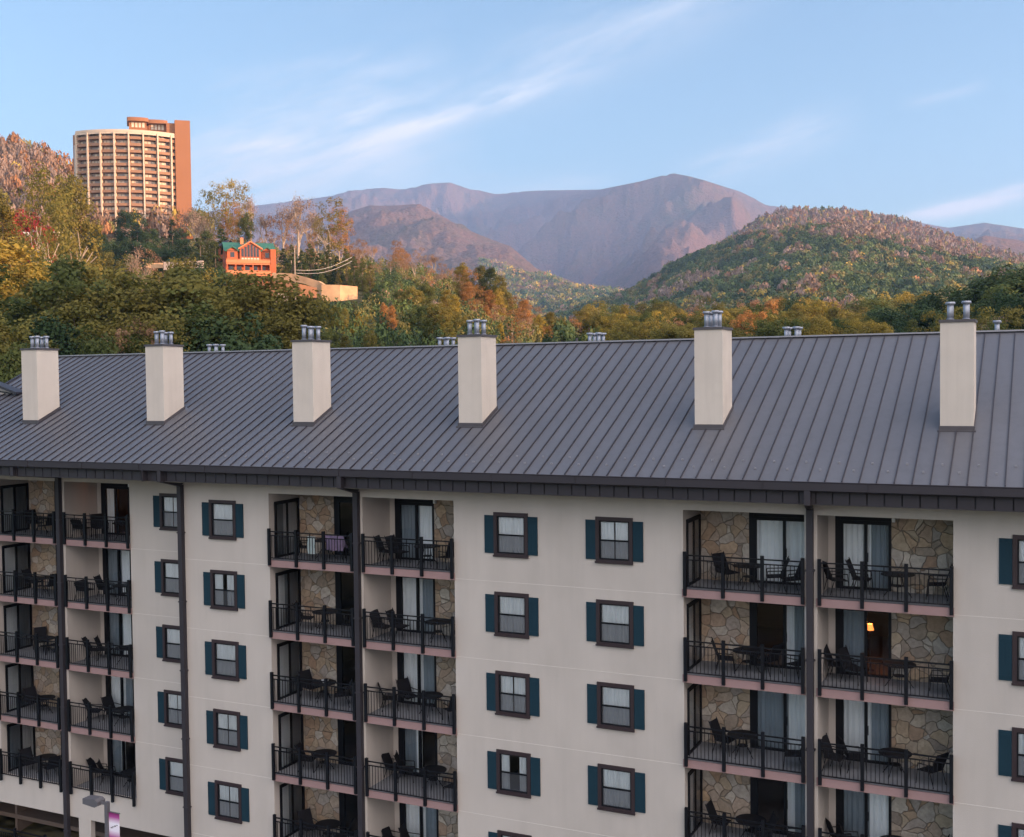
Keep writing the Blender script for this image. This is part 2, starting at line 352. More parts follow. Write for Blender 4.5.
def rmax(h):
    sx,cy=np.sin(h),np.cos(h)
    a=np.where(sx>0,(XB[1]-CAM[0])/np.maximum(sx,1e-9),(XB[0]-CAM[0])/np.minimum(sx,-1e-9))
    b=np.where(cy>0,(YB[1]-CAM[1])/np.maximum(cy,1e-9),(YB[0]-CAM[1])/np.minimum(cy,-1e-9))
    return np.minimum(a,b)
r0=30.
RM=rmax(heads); rr=r0*(RM[:,None]/r0)**ts[None,:]
HX=CAM[0]+np.sin(heads)[:,None]*rr; HY=CAM[1]+np.cos(heads)[:,None]*rr; HZ=ground(HX,HY)
nh,nr=rr.shape
V=np.stack([HX,HY,HZ],-1).reshape(-1,3)
ii,jj=np.meshgrid(np.arange(nh),np.arange(nr-1),indexing='ij'); i2=(ii+1)%nh
F=np.stack([ii*nr+jj,ii*nr+jj+1,i2*nr+jj+1,i2*nr+jj],-1).reshape(-1,4)[:, ::-1]
def groundmat():
    m=bpy.data.materials.new('forest_ground'); m.use_nodes=True; t=m.node_tree; p=t.nodes['Principled BSDF']; p.inputs['Roughness'].default_value=1; p.inputs['Specular IOR Level'].default_value=.05
    g=N(t,'ShaderNodeNewGeometry'); 
    def nz(sc,det=6,ro=.55):
        n=N(t,'ShaderNodeTexNoise'); n.inputs['Scale'].default_value=sc; n.inputs['Detail'].default_value=det; n.inputs['Roughness'].default_value=ro; L(t,g.outputs['Position'],n.inputs['Vector']); return n.outputs[0]
    cr=N(t,'ShaderNodeValToRGB'); e=cr.color_ramp
    e.elements[0].position=.33; e.elements[0].color=(.030,.048,.026,1); e.elements[1].position=.68; e.elements[1].color=(.15,.088,.070,1)
    el=e.elements.new(.47); el.color=(.070,.068,.038,1); el=e.elements.new(.56); el.color=(.12,.085,.060,1)
    big=nz(.0012,6,.6); mid=nz(.012,6,.7)
    sp=N(t,'ShaderNodeSeparateXYZ'); L(t,g.outputs['Position'],sp.inputs[0])
    alt=mth('MULTIPLY',mth('SUBTRACT',sp.outputs[2],150,tree=t),1/2600.,tree=t)
    alt=mth('MINIMUM',mth('MAXIMUM',alt,-.12,tree=t),.14,tree=t)
    s=mth('ADD',mth('ADD',mth('MULTIPLY',big,.45,tree=t),mth('MULTIPLY',mid,.5,tree=t),tree=t),mth('ADD',alt,.03,tree=t),tree=t)
    L(t,s,cr.inputs[0])
    v=N(t,'ShaderNodeTexVoronoi'); v.inputs['Scale'].default_value=.07; L(t,g.outputs['Position'],v.inputs['Vector'])
    mx=N(t,'ShaderNodeMix',data_type='RGBA',blend_type='MULTIPLY'); mx.inputs['Factor'].default_value=1; L(t,cr.outputs[0],mx.inputs['A'])
    L(t,mth('MULTIPLY_ADD',nz(.06,4,.7),1.5,.25,tree=t),mx.inputs['B']); L(t,mx.outputs['Result'],p.inputs['Base Color'])
    b=N(t,'ShaderNodeBump'); b.inputs['Strength'].default_value=1.; b.inputs['Distance'].default_value=14
    L(t,mth('ADD',mth('MULTIPLY',v.outputs['Distance'],-.4,tree=t),nz(.025,6,.75),tree=t),b.inputs['Height']); L(t,b.outputs[0],p.inputs['Normal'])
    return m
MA['forest_ground']=groundmat()
terr=npmesh('terrain',V,F,'forest_ground',smooth=True); tag(terr,kind='structure')
MB().poly([(CAM[0]+34*math.cos(a),CAM[1]+34*math.sin(a),-18.52) for a in np.linspace(0,2*math.pi,48,endpoint=False)]).build('pavement','asphalt')['kind']='structure'
# street and forecourt around the hotel foot
MB().box(-60,60,-22,1.2,-18.6,-18.35).build('street','asphalt')['kind']='structure'
MB().box(-60,60,-3.6,-1.0,-18.34,-18.20).build('sidewalk','concrete')['kind']='structure'

# haze: pale even air round everything
hz=MB().box(XB[0]-60,XB[1]+60,YB[0]-60,YB[1]+60,-22,1900).build('haze',None); tag(hz,kind='stuff')
hm=bpy.data.materials.new('air'); hm.use_nodes=True; t=hm.node_tree; t.nodes.clear()
o_=N(t,'ShaderNodeOutputMaterial'); pv=N(t,'ShaderNodeVolumePrincipled'); pv.inputs['Color'].default_value=(.31,.52,.95,1); pv.inputs['Density'].default_value=9.0e-5
pv.inputs['Anisotropy'].default_value=0
L(t,pv.outputs[0],o_.inputs['Volume']); hz.data.materials.append(hm); hm.cycles.homogeneous_volume=True
# ------------------------------------------------------------------ hotel
hotel=empty('hotel',(0,0,-18.5)); hotel_off=(0,0,18.5)
tag(hotel,'long beige stucco hotel with dark standing-seam metal roof, balconies and teal shutters','hotel')
class HB(MB):
    def build(s,name,m,parent=None,smooth=False):
        o=MB.build(s,name,m,None,smooth)
        if parent is not None: o.parent=parent
        return o
def hp(mb,name,m,parent=None,smooth=False):
    """part of the hotel: mesh is written in world metres"""
    o=mb.build(name,m,parent or hotel,smooth)
    if parent is None: o.location=hotel_off
    return o
FH=2.8; YL=1.4; XS=-14.05; XW=-30.1; XEND=26.; YB2=18.3
SL=.467; YC=1.711; ZB=2.92
def zroof(y): return ZB+SL*(y-YC)
YE=-1.36; YR=8.58; ZR=zroof(YR)
BAYS=[('L',-26.40,-22.49,YL),('R',-22.00,-18.18,YL),('L',-9.73,-5.83,0.),('R',-5.45,-1.60,0.),('L',6.85,10.74,0.),('R',11.13,15.06,0.)]
ZTOP=.337; DEP=1.94
WW,WH=1.315,1.563
WCOLS=[(-16.46,YL),(-12.628,0.),(0.,0.),(3.82,0.),(16.66,0.),(21.0,0.)]
def wrow(k): return -k*FH-(0.10 if k==4 else 0)
def wallsheet(x0,x1,z0,z1,y,th,holes):
    mb=MB(); xs=sorted({x0,x1}|{a for h in holes for a in h[:2]}); zs=sorted({z0,z1}|{a for h in holes for a in h[2:]})
    inh=lambda x,z: any(h[0]<x<h[1] and h[2]<z<h[3] for h in holes)
    for i in range(len(xs)-1):
        run=None
        for j in range(len(zs)-1):
            c=(xs[i]+xs[i+1])/2,(zs[j]+zs[j+1])/2
            if not inh(*c):
                run=(run[0],zs[j+1]) if run else (zs[j],zs[j+1])
            if (inh(*c) or j==len(zs)-2) and run:
                a,b=run; mb.quad((xs[i],y,a),(xs[i+1],y,a),(xs[i+1],y,b),(xs[i],y,b)); mb.quad((xs[i],y+th,b),(xs[i+1],y+th,b),(xs[i+1],y+th,a),(xs[i],y+th,a)); run=None
    for a,b,c,d in holes:
        mb.quad((a,y,c),(a,y,d),(a,y+th,d),(a,y+th,c)); mb.quad((b,y,d),(b,y,c),(b,y+th,c),(b,y+th,d))
        mb.quad((a,y,c),(a,y+th,c),(b,y+th,c),(b,y,c)); mb.quad((a,y,d),(b,y,d),(b,y+th,d),(a,y+th,d))
    return mb
ZG=-18.3; ZSOF=.80; ZLOW=-14.75
holes=[];
for x,y in WCOLS:
    if y==0.:
        for k in range(6): holes.append((x+.10,x+WW-.10,wrow(k)-WH+.10,wrow(k)-.10))
for t_,a,b,y in BAYS:
    if y==0.: holes.append((a,b,ZG+2.2,ZTOP))
hp(wallsheet(XS,XEND,ZG,ZSOF,0.,.25,holes),'wall','stucco')
holes=[]
for x,y in WCOLS:
    if y==YL:
        for k in range(6):
            if wrow(k)-WH>ZLOW+1: holes.append((x+.10,x+WW-.10,wrow(k)-WH+.10,wrow(k)-.10))
for t_,a,b,y in BAYS:
    if y==YL: holes.append((a,b,-13.46,ZTOP))
holes+= [(-29.2,-21.62,ZG+.01,ZLOW),(-20.9,-14.9,ZG+.01,ZLOW)]
holes=[h for h in holes]
hp(wallsheet(XW,XS,ZG,ZSOF,YL,.25,holes),'wall','stucco')
# step return, ends, back
mb=MB(); mb.quad((XS,0,ZG),(XS,0,ZSOF),(XS,YL,ZSOF),(XS,YL,ZG)); mb.quad((XS+.25,.25,ZG),(XS+.25,YL,ZG),(XS+.25,YL,ZSOF),(XS+.25,.25,ZSOF))
hp(mb,'wall','stucco')
mb=MB().poly([(XW,YL,ZG),(XW,YB2,ZG),(XW,YB2,ZSOF),(XW,YR,ZR-.12),(XW,YL,zroof(YL)-.12)]).poly([(XEND,0,ZG),(XEND,YB2,ZG),(XEND,YB2,ZSOF),(XEND,YR,ZR-.12),(XEND,0,zroof(0)-.12)]).quad((XW,YB2,ZG),(XEND,YB2,ZG),(XEND,YB2,ZSOF),(XW,YB2,ZSOF))
hp(mb,'wall','stucco')
# inner floors so the rooms are closed boxes; corridor wall
mb=MB()
for k in range(-1,6):
    z=-2.24-k*FH-.02
    mb.box(XW+.3,XS-.01,YL+DEP+.03,9.,z-.2,z); mb.box(XS+.3,XEND-.3,DEP+.03,9.,z-.2,z)
mb.box(XW+.3,XEND-.3,8.0,8.2,ZG,ZSOF)
for x in (-28.,XS+.1,-10.9,-1.3,6.0,15.4,-17.3): mb.box(x,x+.15,DEP+.3 if x>XS-1 else YL+DEP+.1,8.,ZG,ZSOF)
hp(mb,'inner_floor','room')
# ground floor void behind the left podium
hp(MB().box(-29.5,-14.8,7.5,7.6,ZG,ZLOW+.1).box(-29.5,-14.3,YL+.3,7.5,ZLOW,ZLOW+.06),'podium_lining','soffit')
# horizontal plaster joints
mb=MB()
def seg(x0,x1,y,z): hp(MB().box(x0,x1,y-.006,y+.001,z-.009,z+.009),'plaster_joint','stucco_joint')
for k in range(6):
    z=-2.45-k*FH
    if k<5:
        for a,b in ((XW,-26.43),(-22.46,-22.03),(-18.15,XS-.12)): 
            if z>-13.2: seg(a,b,YL,z)
    for a,b in ((XS+.01,-9.76),(-5.80,-5.48),(-1.57,6.82),(10.77,11.10),(15.09,XEND)): seg(a,b,0.,z)
hp(MB().box(XS+.0,-9.8,-.02,.0,-14.03,-13.99),'string_course','gutter')
hp(MB().box(-29.5,-14.4,YL+.3,7.4,-18.2,-18.05),'podium_floor','slab')

# --- windows
def pleat(x0,x1,y,z0,z1,amp=.02,step=.06,seed=0):
    rs=random.Random(seed); mb=MB(); x=x0; pts=[]
    i=0
    while x<x1: pts.append((x,y+(amp if i%2 else -amp)*rs.uniform(.5,1.1))); x+=step*rs.uniform(.6,1.5); i+=1
    pts.append((x1,y))
    for (a,ya),(b,yb) in zip(pts,pts[1:]): mb.quad((a,ya,z0),(b,yb,z0),(b,yb,z1),(a,ya,z1))
    return mb
wi=0
for x,y in WCOLS:
    for k in range(6):
        zt=wrow(k); zb=zt-WH
        if y==YL and k==5: continue
        if x>20 and k>3: continue
        wi+=1; f=.125; mb=MB()
        for a,b,c,d in ((x,x+WW,zt-f,zt),(x,x+WW,zb,zb+f),(x,x+f,zb+f,zt-f),(x+WW-f,x+WW,zb+f,zt-f)): mb.box(a,b,y-.06,y+.02,c,d)
        mb.box(x-.02,x+WW+.02,y-.09,y-.061,zb,zb+.06)
        fr=hp(mb,'window','brown')
        zm=(zt+zb)/2-.01; s=MB(); a0,a1=x+f,x+WW-f; c0,c1=zb+f,zt-f; w=.045
        for a,b,c,d in ((a0,a1,c1-w,c1),(a0,a1,c0,c0+w),(a0,a0+w,c0+w,c1-w),(a1-w,a1,c0+w,c1-w),(a0+w,a1-w,zm-.025,zm+.025)): s.box(a,b,y-.02,y+.03,c,d)
        s.build('sash','black',fr)
        MB().quad((a0+w,y+.012,zm+.025),(a1-w,y+.012,zm+.025),(a1-w,y+.012,c1-w),(a0+w,y+.012,c1-w)).build('pane','glass',fr)
        MB().quad((a0+w,y-.005,c0+w),(a1-w,y-.005,c0+w),(a1-w,y-.005,zm-.025),(a0+w,y-.005,zm-.025)).build('pane','screen',fr)
        gap=random.Random(wi*3+1).random(); gw=.025 if gap<.3 else -.03
        if gap>.82: gw=.06+random.Random(wi).random()*.14
        c=pleat(a0-.05,(a0+a1)/2-gw,y+.055,c0-.1,c1+.1,seed=wi)
        c2=pleat((a0+a1)/2+max(gw,0),a1+.05,y+.065,c0-.1,c1+.1,seed=wi+99)
        n=len(c.v); c.v+=c2.v; c.f+=[tuple(i+n for i in q_) for q_ in c2.f]
        c.build('curtain','curtain',fr)
        for sx in (x-.36,x+WW+.005):
            if sx+.355>XS+.0 and sx<XS+.0: continue
            sm=MB().box(sx,sx+.355,y-.045,y-.004,zb+.115,zt-.115)
            for bz in (zb+.20,zt-.30): sm.box(sx+.004,sx+.351,y-.058,y-.046,bz,bz+.075)
            for bx in (sx+.085,sx+.175,sx+.265): sm.box(bx,bx+.006,y-.048,y-.0455,zb+.29,zt-.31)
            hp(sm,'shutter','shutter')

# --- balconies
def slidedoor(x0,x1,yw,zf,zc,seed,mode):
    """door in a wall facing -Y; mode picks curtains"""
    rs=random.Random(seed); zt=min(zf+2.22,zc-.15); fr=.09; xm=(x0+x1)/2
    mb=MB()
    for a,b,c,d in ((x0,x1,zt-.12,zt),(x0,x1,zf,zf+.07),(x0,x0+fr,zf+.07,zt-.12),(x1-fr,x1,zf+.07,zt-.12),(xm-.045,xm+.045,zf+.07,zt-.12)): mb.box(a,b,yw-.05,yw+.05,c,d)
    mb.box(x0,x1,yw-.02,yw+.02,zt,zc-.001)
    mb.box(x0-.16,x0-.001,yw-.04,yw+.04,zf,zc-.001)
    d_=hp(mb,'sliding_door','black')
    MB().quad((x0+fr,yw-.02,zf+.07),(xm-.045,yw-.02,zf+.07),(xm-.045,yw-.02,zt-.12),(x0+fr,yw-.02,zt-.12)).build('pane','glass',d_)
    MB().quad((xm+.045,yw+.02,zf+.07),(x1-fr,yw+.02,zf+.07),(x1-fr,yw+.02,zt-.12),(xm+.045,yw+.02,zt-.12)).build('pane','glass',d_)
    MB().box(xm+.06,xm+.085,yw-.06,yw-.051,zf+.9,zf+1.2).build('handle','black',d_)
    parts=[]
    if mode==0: parts=[(x0+.05,x0+.95,'curtain'),(x0+.95,x1-.03,'sheer')]
    elif mode==1: parts=[(x0+.05,xm+.1,'sheer'),(xm+.1,x1-.03,'curtain')]
    elif mode==2: parts=[(x0+.05,xm-.2,'sheer'),(xm-.2,xm+.05,'curtain')]
    elif mode==3: parts=[(x0+.05,x1-.05,'curtain')]
    elif mode==4: parts=[(xm+.05,xm+.3,'curtain'),(xm+.3,x1-.05,'sheer')]
    elif mode==5: parts=[(x0+.1,x0+.5,'curtain')]
    if mode==6: parts=[(x0+.05,x0+.75,'sheer')]
    for a,b,m_ in parts: pleat(a,b,yw+.10,zf+.03,zt,amp=.03,step=.075,seed=seed+int(a*7)).build('curtain' if m_=='curtain' else 'blind',m_,d_)
    return d_
def sidewin(xw,y0,y1,zf,zc,seed):
    """tall sliding glass in the left side wall of a recess, facing +X"""
    zt=min(zf+2.22,zc-.15); mb=MB(); ym=(y0+y1)/2
    for a,b,c,d in ((y0,y1,zt-.13,zt),(y0,y1,zf,zf+.08),(y0,y0+.09,zf+.08,zt-.13),(y1-.09,y1,zf+.08,zt-.13),(ym-.04,ym+.04,zf+.08,zt-.13)): mb.box(xw-.02,xw+.05,a,b,c,d)
    d_=hp(mb,'side_door','black')
    MB().quad((xw+.03,y0+.09,zf+.08),(xw+.03,ym-.04,zf+.08),(xw+.03,ym-.04,zt-.13),(xw+.03,y0+.09,zt-.13)).build('pane','glass',d_)
    MB().quad((xw+.02,ym+.04,zf+.08),(xw+.02,y1-.09,zf+.08),(xw+.02,y1-.09,zt-.13),(xw+.02,ym+.04,zt-.13)).build('pane','glass',d_)
    rs=random.Random(seed); spl=y0+(y1-y0)*rs.choice([.35,.45,.5,.62])
    first,sec=('curtain','sheer') if rs.random()<.7 else ('sheer','curtain')
    for a,b,m_ in ((y0+.02,spl,first),(spl,y1-.05,sec)):
        mb=MB(); y=a;i=0;pts=[]
        while y<b: pts.append((xw-.004+(.012 if i%2 else -.012),y)); y+=.075; i+=1
        pts.append((xw-.004,b))
        for (xa,ya),(xb,yb) in zip(pts,pts[1:]): mb.quad((xa,ya,zf+.03),(xb,yb,zf+.03),(xb,yb,zt),(xa,ya,zt))
        mb.build('curtain' if m_=='curtain' else 'blind',m_,d_)
    return d_
balcs=[]
for bi,(typ,a,b,y) in enumerate(BAYS):
    for k in range(6):
        zf=-2.24-k*FH; zc=ZTOP if k==0 else -2.50-(k-1)*FH
        last=(y==YL and k==4)
        if y==YL and k>4: continue
        if k==5 and y==0. and zf<ZG+2: pass
        yb=y+DEP; seed=bi*17+k*5+3
        # recess shell (plaster side walls; the back wall is stone + door)
        sm=MB()
        z0=zf
        if typ=='L': hp(sm.box(a-.25,a-.001,y+.341,yb+.3,zf+2.22,zc-(.0 if k==0 else -.25)),'recess_header','stucco')
        if k==0:
            zl=-13.5 if y==YL else ZG+2
            hp(MB().box(b+.001,b+.25,y+.251,yb+.3,zl,zc),'recess_wall','stucco')
            hp(MB().box(a-.25,a-.001,y+.251,(y+.34) if typ=='L' else yb+.3,zl,zc),'recess_wall','stucco')
        if typ=='L': sidewin(a,y+.36,yb-.02,zf,zc,seed)
        # ceiling & slab
        if k==0: hp(MB().box(a-.2,b+.2,y+.25,yb+.3,ZTOP+.001,ZTOP+.1),'ceiling','soffit')
        if last: hp(MB().box(a+.003,b-.003,y+.255,yb+.3,zf-.3,zf-.012),'balcony_slab','slab')
        else:
            sl=hp(MB().box(a+.004,b-.004,y-.03,yb+.02,zf-.25,zf-.001),'balcony_slab','slab')
            MB().box(a-.03,b+.03,y-.075,y-.031,zf-.262,zf+.0).build('edge_band','pinkslab',sl)
            MB().box(a+.01,b-.01,y+.05,yb,zf-.262,zf-.252).build('underside','soffit',sl)
        # back wall
        if typ=='L': stx0,stx1=a,a+1.69; dx0,dx1=stx1+.16,b-.02
        else: dx0,dx1=a+.22+.16,a+1.96; stx0,stx1=dx1,b
        st=MB().box(stx0,stx1,yb,yb+.2,zf,zc); o=hp(st,'stone_wall','stone')
        if typ=='R': hp(MB().box(a,a+.219,yb,yb+.2,zf,zc),'recess_wall','stucco')
        if typ=='L': modes=[1,4,1,2,1,0]; 
        else: modes=[0,1,0,0,2,3]
        md={(1,0):5,(1,1):1,(1,2):1,(3,0):1,(3,1):0,(3,2):0,(3,3):2,(3,4):0,(5,0):0,(5,1):6,(5,2):0,(5,3):1,(4,0):3,(4,1):4,(4,2):1,(4,3):4,(2,0):9,(2,1):9,(2,2):9,(2,3):9,(2,4):4}.get((bi,k),modes[k])
        slidedoor(dx0,dx1,yb+.05,zf,zc,seed,md)
        # railing
        mb=MB(); yr=y-.12; ra,rb=a+.085,b-.035; n=3; ps=[ra+(rb-ra)*i/n for i in range(n+1)]
        mb.box(ra+.05,rb-.05,yr-.025,yr+.025,zf+1.10,zf+1.14); mb.box(ra+.05,rb-.05,yr-.02,yr+.02,zf+.955,zf+.99); mb.box(ra+.05,rb-.05,yr-.02,yr+.02,zf+.08,zf+.115)
        for i in range(n):
            xm=(ps[i]+ps[i+1])/2; mb.box(xm-.012,xm+.012,yr-.012,yr+.012,zf+.99,zf+1.10)
            cnt=10
            for j in range(1,cnt): xx=ps[i]+(ps[i+1]-ps[i])*j/cnt; mb.box(xx-.0095,xx+.0095,yr-.0095,yr+.0095,zf+.115,zf+.955)
        rl=hp(mb,'railing','black')
        for p in ps: MB().box(p-.052,p+.052,yr-.052,yr+.044,zf-.20 if not last else zf-.24,zf+1.235).build('post','black',rl)
        if k>0 or bi%2: hp(MB().box(stx1-.12 if typ=='L' else stx0+.03,stx1-.03 if typ=='L' else stx0+.12,yb-.12,yb-.001,zf+2.22,zf+2.40),'porch_light','white')
        balcs.append((bi,k,typ,a,b,y,zf,zc))
# --- eaves
def fasc(x0,x1,yo,name='fascia'):
    mb=MB(); x=x0
    while x<x1: mb.box(x+.022,min(x+.468,x1),yo+.09,yo+.12,.825,1.19); x+=.49
    mb.box(x0,x1,yo+.08,yo+.14,.80,.824)
    f=hp(mb,name,'gutter'); MB().box(x0,x1,yo+.121,yo+.139,.826,1.19).build('backing','gap',f); return f
for (x0,x1,yo,ys) in ((XW-.1,XS-.6,YE+.07,YL),(XS-.6,XEND+.2,YE,0.)):
    fasc(x0,x1,yo); 
    g=MB().prism([(yo-.16,1.24),(yo-.16,1.46),(yo-.175,1.50),(yo-.13,1.50),(yo-.11,1.47),(yo+.0,1.47),(yo+.0,1.20),(yo-.10,1.20)],x0,x1,'x')
    xx=x0+3.1
    while xx<x1: g.box(xx,xx+.012,yo-.18,yo-.161,1.24,1.49); xx+=3.05
    gt=hp(g,'gutter','gutter')
    hp(MB().box(x0,x1,yo+.141,ys+.0,.801,.84),'soffit','soffit')
hp(MB().box(XS-.64,XS-.601,YE-.17,YE+.2,.80,1.50),'gutter_end','gutter')
# --- roof
rf=MB(); th=.06
def slope(x0,x1,y0,y1): rf.quad((x0,y0,zroof(y0)),(x1,y0,zroof(y0)),(x1,y1,zroof(y1)),(x0,y1,zroof(y1)))
slope(XW-.15,XEND+.2,YE-.02,YR)
zb2=ZR-SL*(YB2+1.3-YR)
rf.quad((XW-.15,YR,ZR),(XEND+.2,YR,ZR),(XEND+.2,YB2+1.3,zb2),(XW-.15,YB2+1.3,zb2))
rf.quad((XW-.15,YE-.02,zroof(YE-.02)-.12),(XEND+.2,YE-.02,zroof(YE-.02)-.12),(XEND+.2,YE-.02,zroof(YE-.02)),(XW-.15,YE-.02,zroof(YE-.02)))
rf.quad((XW-.15,YE-.02,zroof(YE-.02)-.12),(XW-.15,YE-.02,zroof(YE-.02)),(XW-.15,YR,ZR),(XW-.15,YR,ZR-.12))
roof=hp(rf,'roof','roof_metal')
sm=MB(); x=XW+.05
def seam(x,y0,y1,h=.055,w=.014):
    a,b=zroof(y0),zroof(y1); n=len(sm.v)
    sm.v+=[(x-w,y0,a),(x+w,y0,a),(x+w,y1,b),(x-w,y1,b),(x-w,y0,a+h),(x+w,y0,a+h),(x+w,y1,b+h),(x-w,y1,b+h)]
    sm.f+=[(n+4,n+5,n+6,n+7),(n,n+1,n+5,n+4),(n+1,n+2,n+6,n+5),(n+2,n+3,n+7,n+6),(n+3,n,n+4,n+7)]
CHX=[-24.764,-17.384,-9.732,-2.246,6.771,14.552]; CW,CD=.963,1.243
while x<XEND+.2:
    c=[cx for cx in CHX if cx-.1<x<cx+CW+.1]
    if c: seam(x,YE,YC-.14); seam(x,YC+CD+.12,YR-.1)
    else: seam(x,YE,YR-.1)
    x+=.49
sm.build('seam','roof_seam',roof)
rc=MB().box(XW-.15,XEND+.2,YR-.14,YR+.14,ZR+.0,ZR+.055); rc.build('ridge_cap','ridge_metal',roof)
ek=MB().box(XW-.15,XEND+.2,YE-.05,YE+.0,zroof(YE)-.03,zroof(YE)+.012); ek.build('drip_edge','flash',roof)
rk=MB(); rk.v+=[(XW-.22,YE,zroof(YE)-.14),(XW-.10,YE,zroof(YE)-.14),(XW-.10,YE,zroof(YE)+.05),(XW-.22,YE,zroof(YE)+.05),(XW-.22,YR,ZR-.14),(XW-.10,YR,ZR-.14),(XW-.10,YR,ZR+.05),(XW-.22,YR,ZR+.05)]
rk.f+=[(0,1,2,3),(7,6,5,4),(0,4,5,1),(1,5,6,2),(2,6,7,3),(3,7,4,0)]; rk.build('rake_trim','roof_seam',roof)
# snow guards: two staggered rows of small cleats
sg=MB(); x=XW+.05+.245; i=0
while x<XEND:
    y=-.30 if i%2 else -.72
    if x>-12: z=zroof(y); sg.prism([(x-.035,y-.03),(x+.035,y-.03),(x+.012,y+.05),(x-.012,y+.05)],z-.005,z+.05,'z')
    x+=.49; i+=1
sg.build('snow_guard','guard',roof)
# --- chimneys
for ci,cx in enumerate(CHX):
    y0,y1=YC,YC+CD; zt=6.28
    mb=MB(); ins=.0
    z0,z1=zroof(y0)-.3,zroof(y1)-.3
    n=0; mb.v=[(cx,y0,z0),(cx+CW,y0,z0),(cx+CW,y1,z1),(cx,y1,z1),(cx,y0,zt),(cx+CW,y0,zt),(cx+CW,y1,zt),(cx,y1,zt)]
    mb.f=[(4,5,6,7),(0,1,5,4),(1,2,6,5),(2,3,7,6),(3,0,4,7)]
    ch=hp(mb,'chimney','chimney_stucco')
    MB().box(cx-.04,cx+CW+.04,y0-.04,y1+.04,zt-.05,zt+.03).build('cap','steel' if False else 'flash',ch)
    fl=MB(); e=.035
    for (xa,ya,xb,yb) in ((cx-e,y0-e,cx+CW+e,y0-.001),(cx+CW+.001,y0-.001,cx+CW+e,y1+e),(cx-e,y0-.001,cx-.001,y1+e)):
        n=len(fl.v); h=.13
        fl.v+=[(xa,ya,zroof(ya)-.05),(xb,ya,zroof(ya)-.05),(xb,yb,zroof(yb)-.05),(xa,yb,zroof(yb)-.05),(xa,ya,zroof(ya)+h),(xb,ya,zroof(ya)+h),(xb,yb,zroof(yb)+h),(xa,yb,zroof(yb)+h)]
        fl.f+=[(n+4,n+5,n+6,n+7),(n,n+1,n+5,n+4),(n+1,n+2,n+6,n+5),(n+2,n+3,n+7,n+6),(n+3,n,n+4,n+7)]
    z=zroof(y0-.12); fl.box(cx-.07,cx+CW+.07,y0-.12,y0-.036,z-.04,z+.055)
    fl.build('flashing','flash',ch)
    hp(MB().tube((cx+CW+.06,y1-.05,zroof(y1)+.02),(cx+CW+.16,y1-.05,zroof(y1)+.06),.03),'vent_nub','steel',ch) if False else None
    for ix in (0,1):
        for iy in (0,1):
            dX,dY=(.235,.20) if ci==5 else (.15,.27); px_,py_=cx+CW/2+(-dX if ix==0 else dX)+random.uniform(-.01,.01),y0+CD/2+(-dY if iy==0 else dY)
            hgt=.53+random.uniform(-.03,.03)
            MB().tube((px_,py_,zt+.03),(px_,py_,zt+hgt),.082,k=14).tube((px_,py_,zt+.05),(px_,py_,zt+.075),.105,k=14).build('flue_pipe','steel',ch,True)
            cp=MB().tube((px_,py_,zt+hgt-.005),(px_,py_,zt+hgt+.03),.12,.135,k=14).tube((px_,py_,zt+hgt+.03),(px_,py_,zt+hgt+.075),.135,.12,k=14)
            cp.build('rain_cap','steel',ch)
# rear chimneys, only flue tops clear the ridge
for cx in (-24.3,-9.9,-1.95,7.1,15.0):
    y0=13.4; mb=MB().box(cx,cx+CW,y0,y0+CD,2.4,6.18); ch=hp(mb,'chimney','stucco')
    for ix,iy in ((-.22,-.3),(.22,-.3),(-.22,.3),(.22,.3)):
        if cx==15.0 and ix<0: continue
        X,Y=cx+CW/2+ix,y0+.6+iy; MB().tube((X,Y,6.18),(X,Y,6.66),.085,k=12).tube((X,Y,6.655),(X,Y,6.75),.155,k=12).build('flue_pipe','steel',ch,True)
for X,Y in ((-23.0,10.),(-.6,9.4)): MB().tube((X,Y,5.2),(X,Y,6.36),.05,k=10).build('vent_pipe','flash',roof)
# --- small gable wing roof poking in at the far left
def onY(px,py,Y):
    d=pixdir(px,py); return CAM+d*(Y-CAM[1])/d[1]
def onroof(px,py):
    d=pixdir(px,py); n_=np.array([0,-SL,1.]); return CAM+d*((np.array([0,YC,ZB])-CAM)@n_)/(d@n_)
Bp=onroof(20,394); Yg=float(Bp[1]); A_=onY(-30,374,Yg); C_=onY(-30,416,Yg); Bt=onY(19.5,393.4,Yg)
dg=MB().prism([(A_[0],A_[2]),(Bt[0],Bt[2]),(C_[0],C_[2])],Yg,Yg+.25).build('side_wing','stucco',hotel); dg.location=hotel_off
def strip(p,q_,w,y0,y1,nm,m_):
    a=np.array([p[0],p[2]]); b=np.array([q_[0],q_[2]]); d=(b-a)/np.linalg.norm(b-a); n_=np.array([-d[1],d[0]])*w
    MB().prism([tuple(a),tuple(b),tuple(b+n_),tuple(a+n_)],y0,y1).build(nm,m_,dg)
strip(A_,Bt+np.array([.15,0,-.05]),.12,Yg-.35,Yg+.3,'wing_roof','roof_seam')
strip(onY(-30,386,Yg),onY(12,394.5,Yg),.07,Yg-.03,Yg-.001,'trim','gutter')
strip(onY(-30,420,Yg-.02),onY(20,395.5,Yg-.02),.10,Yg-.12,Yg-.04,'flashing','roof_seam')
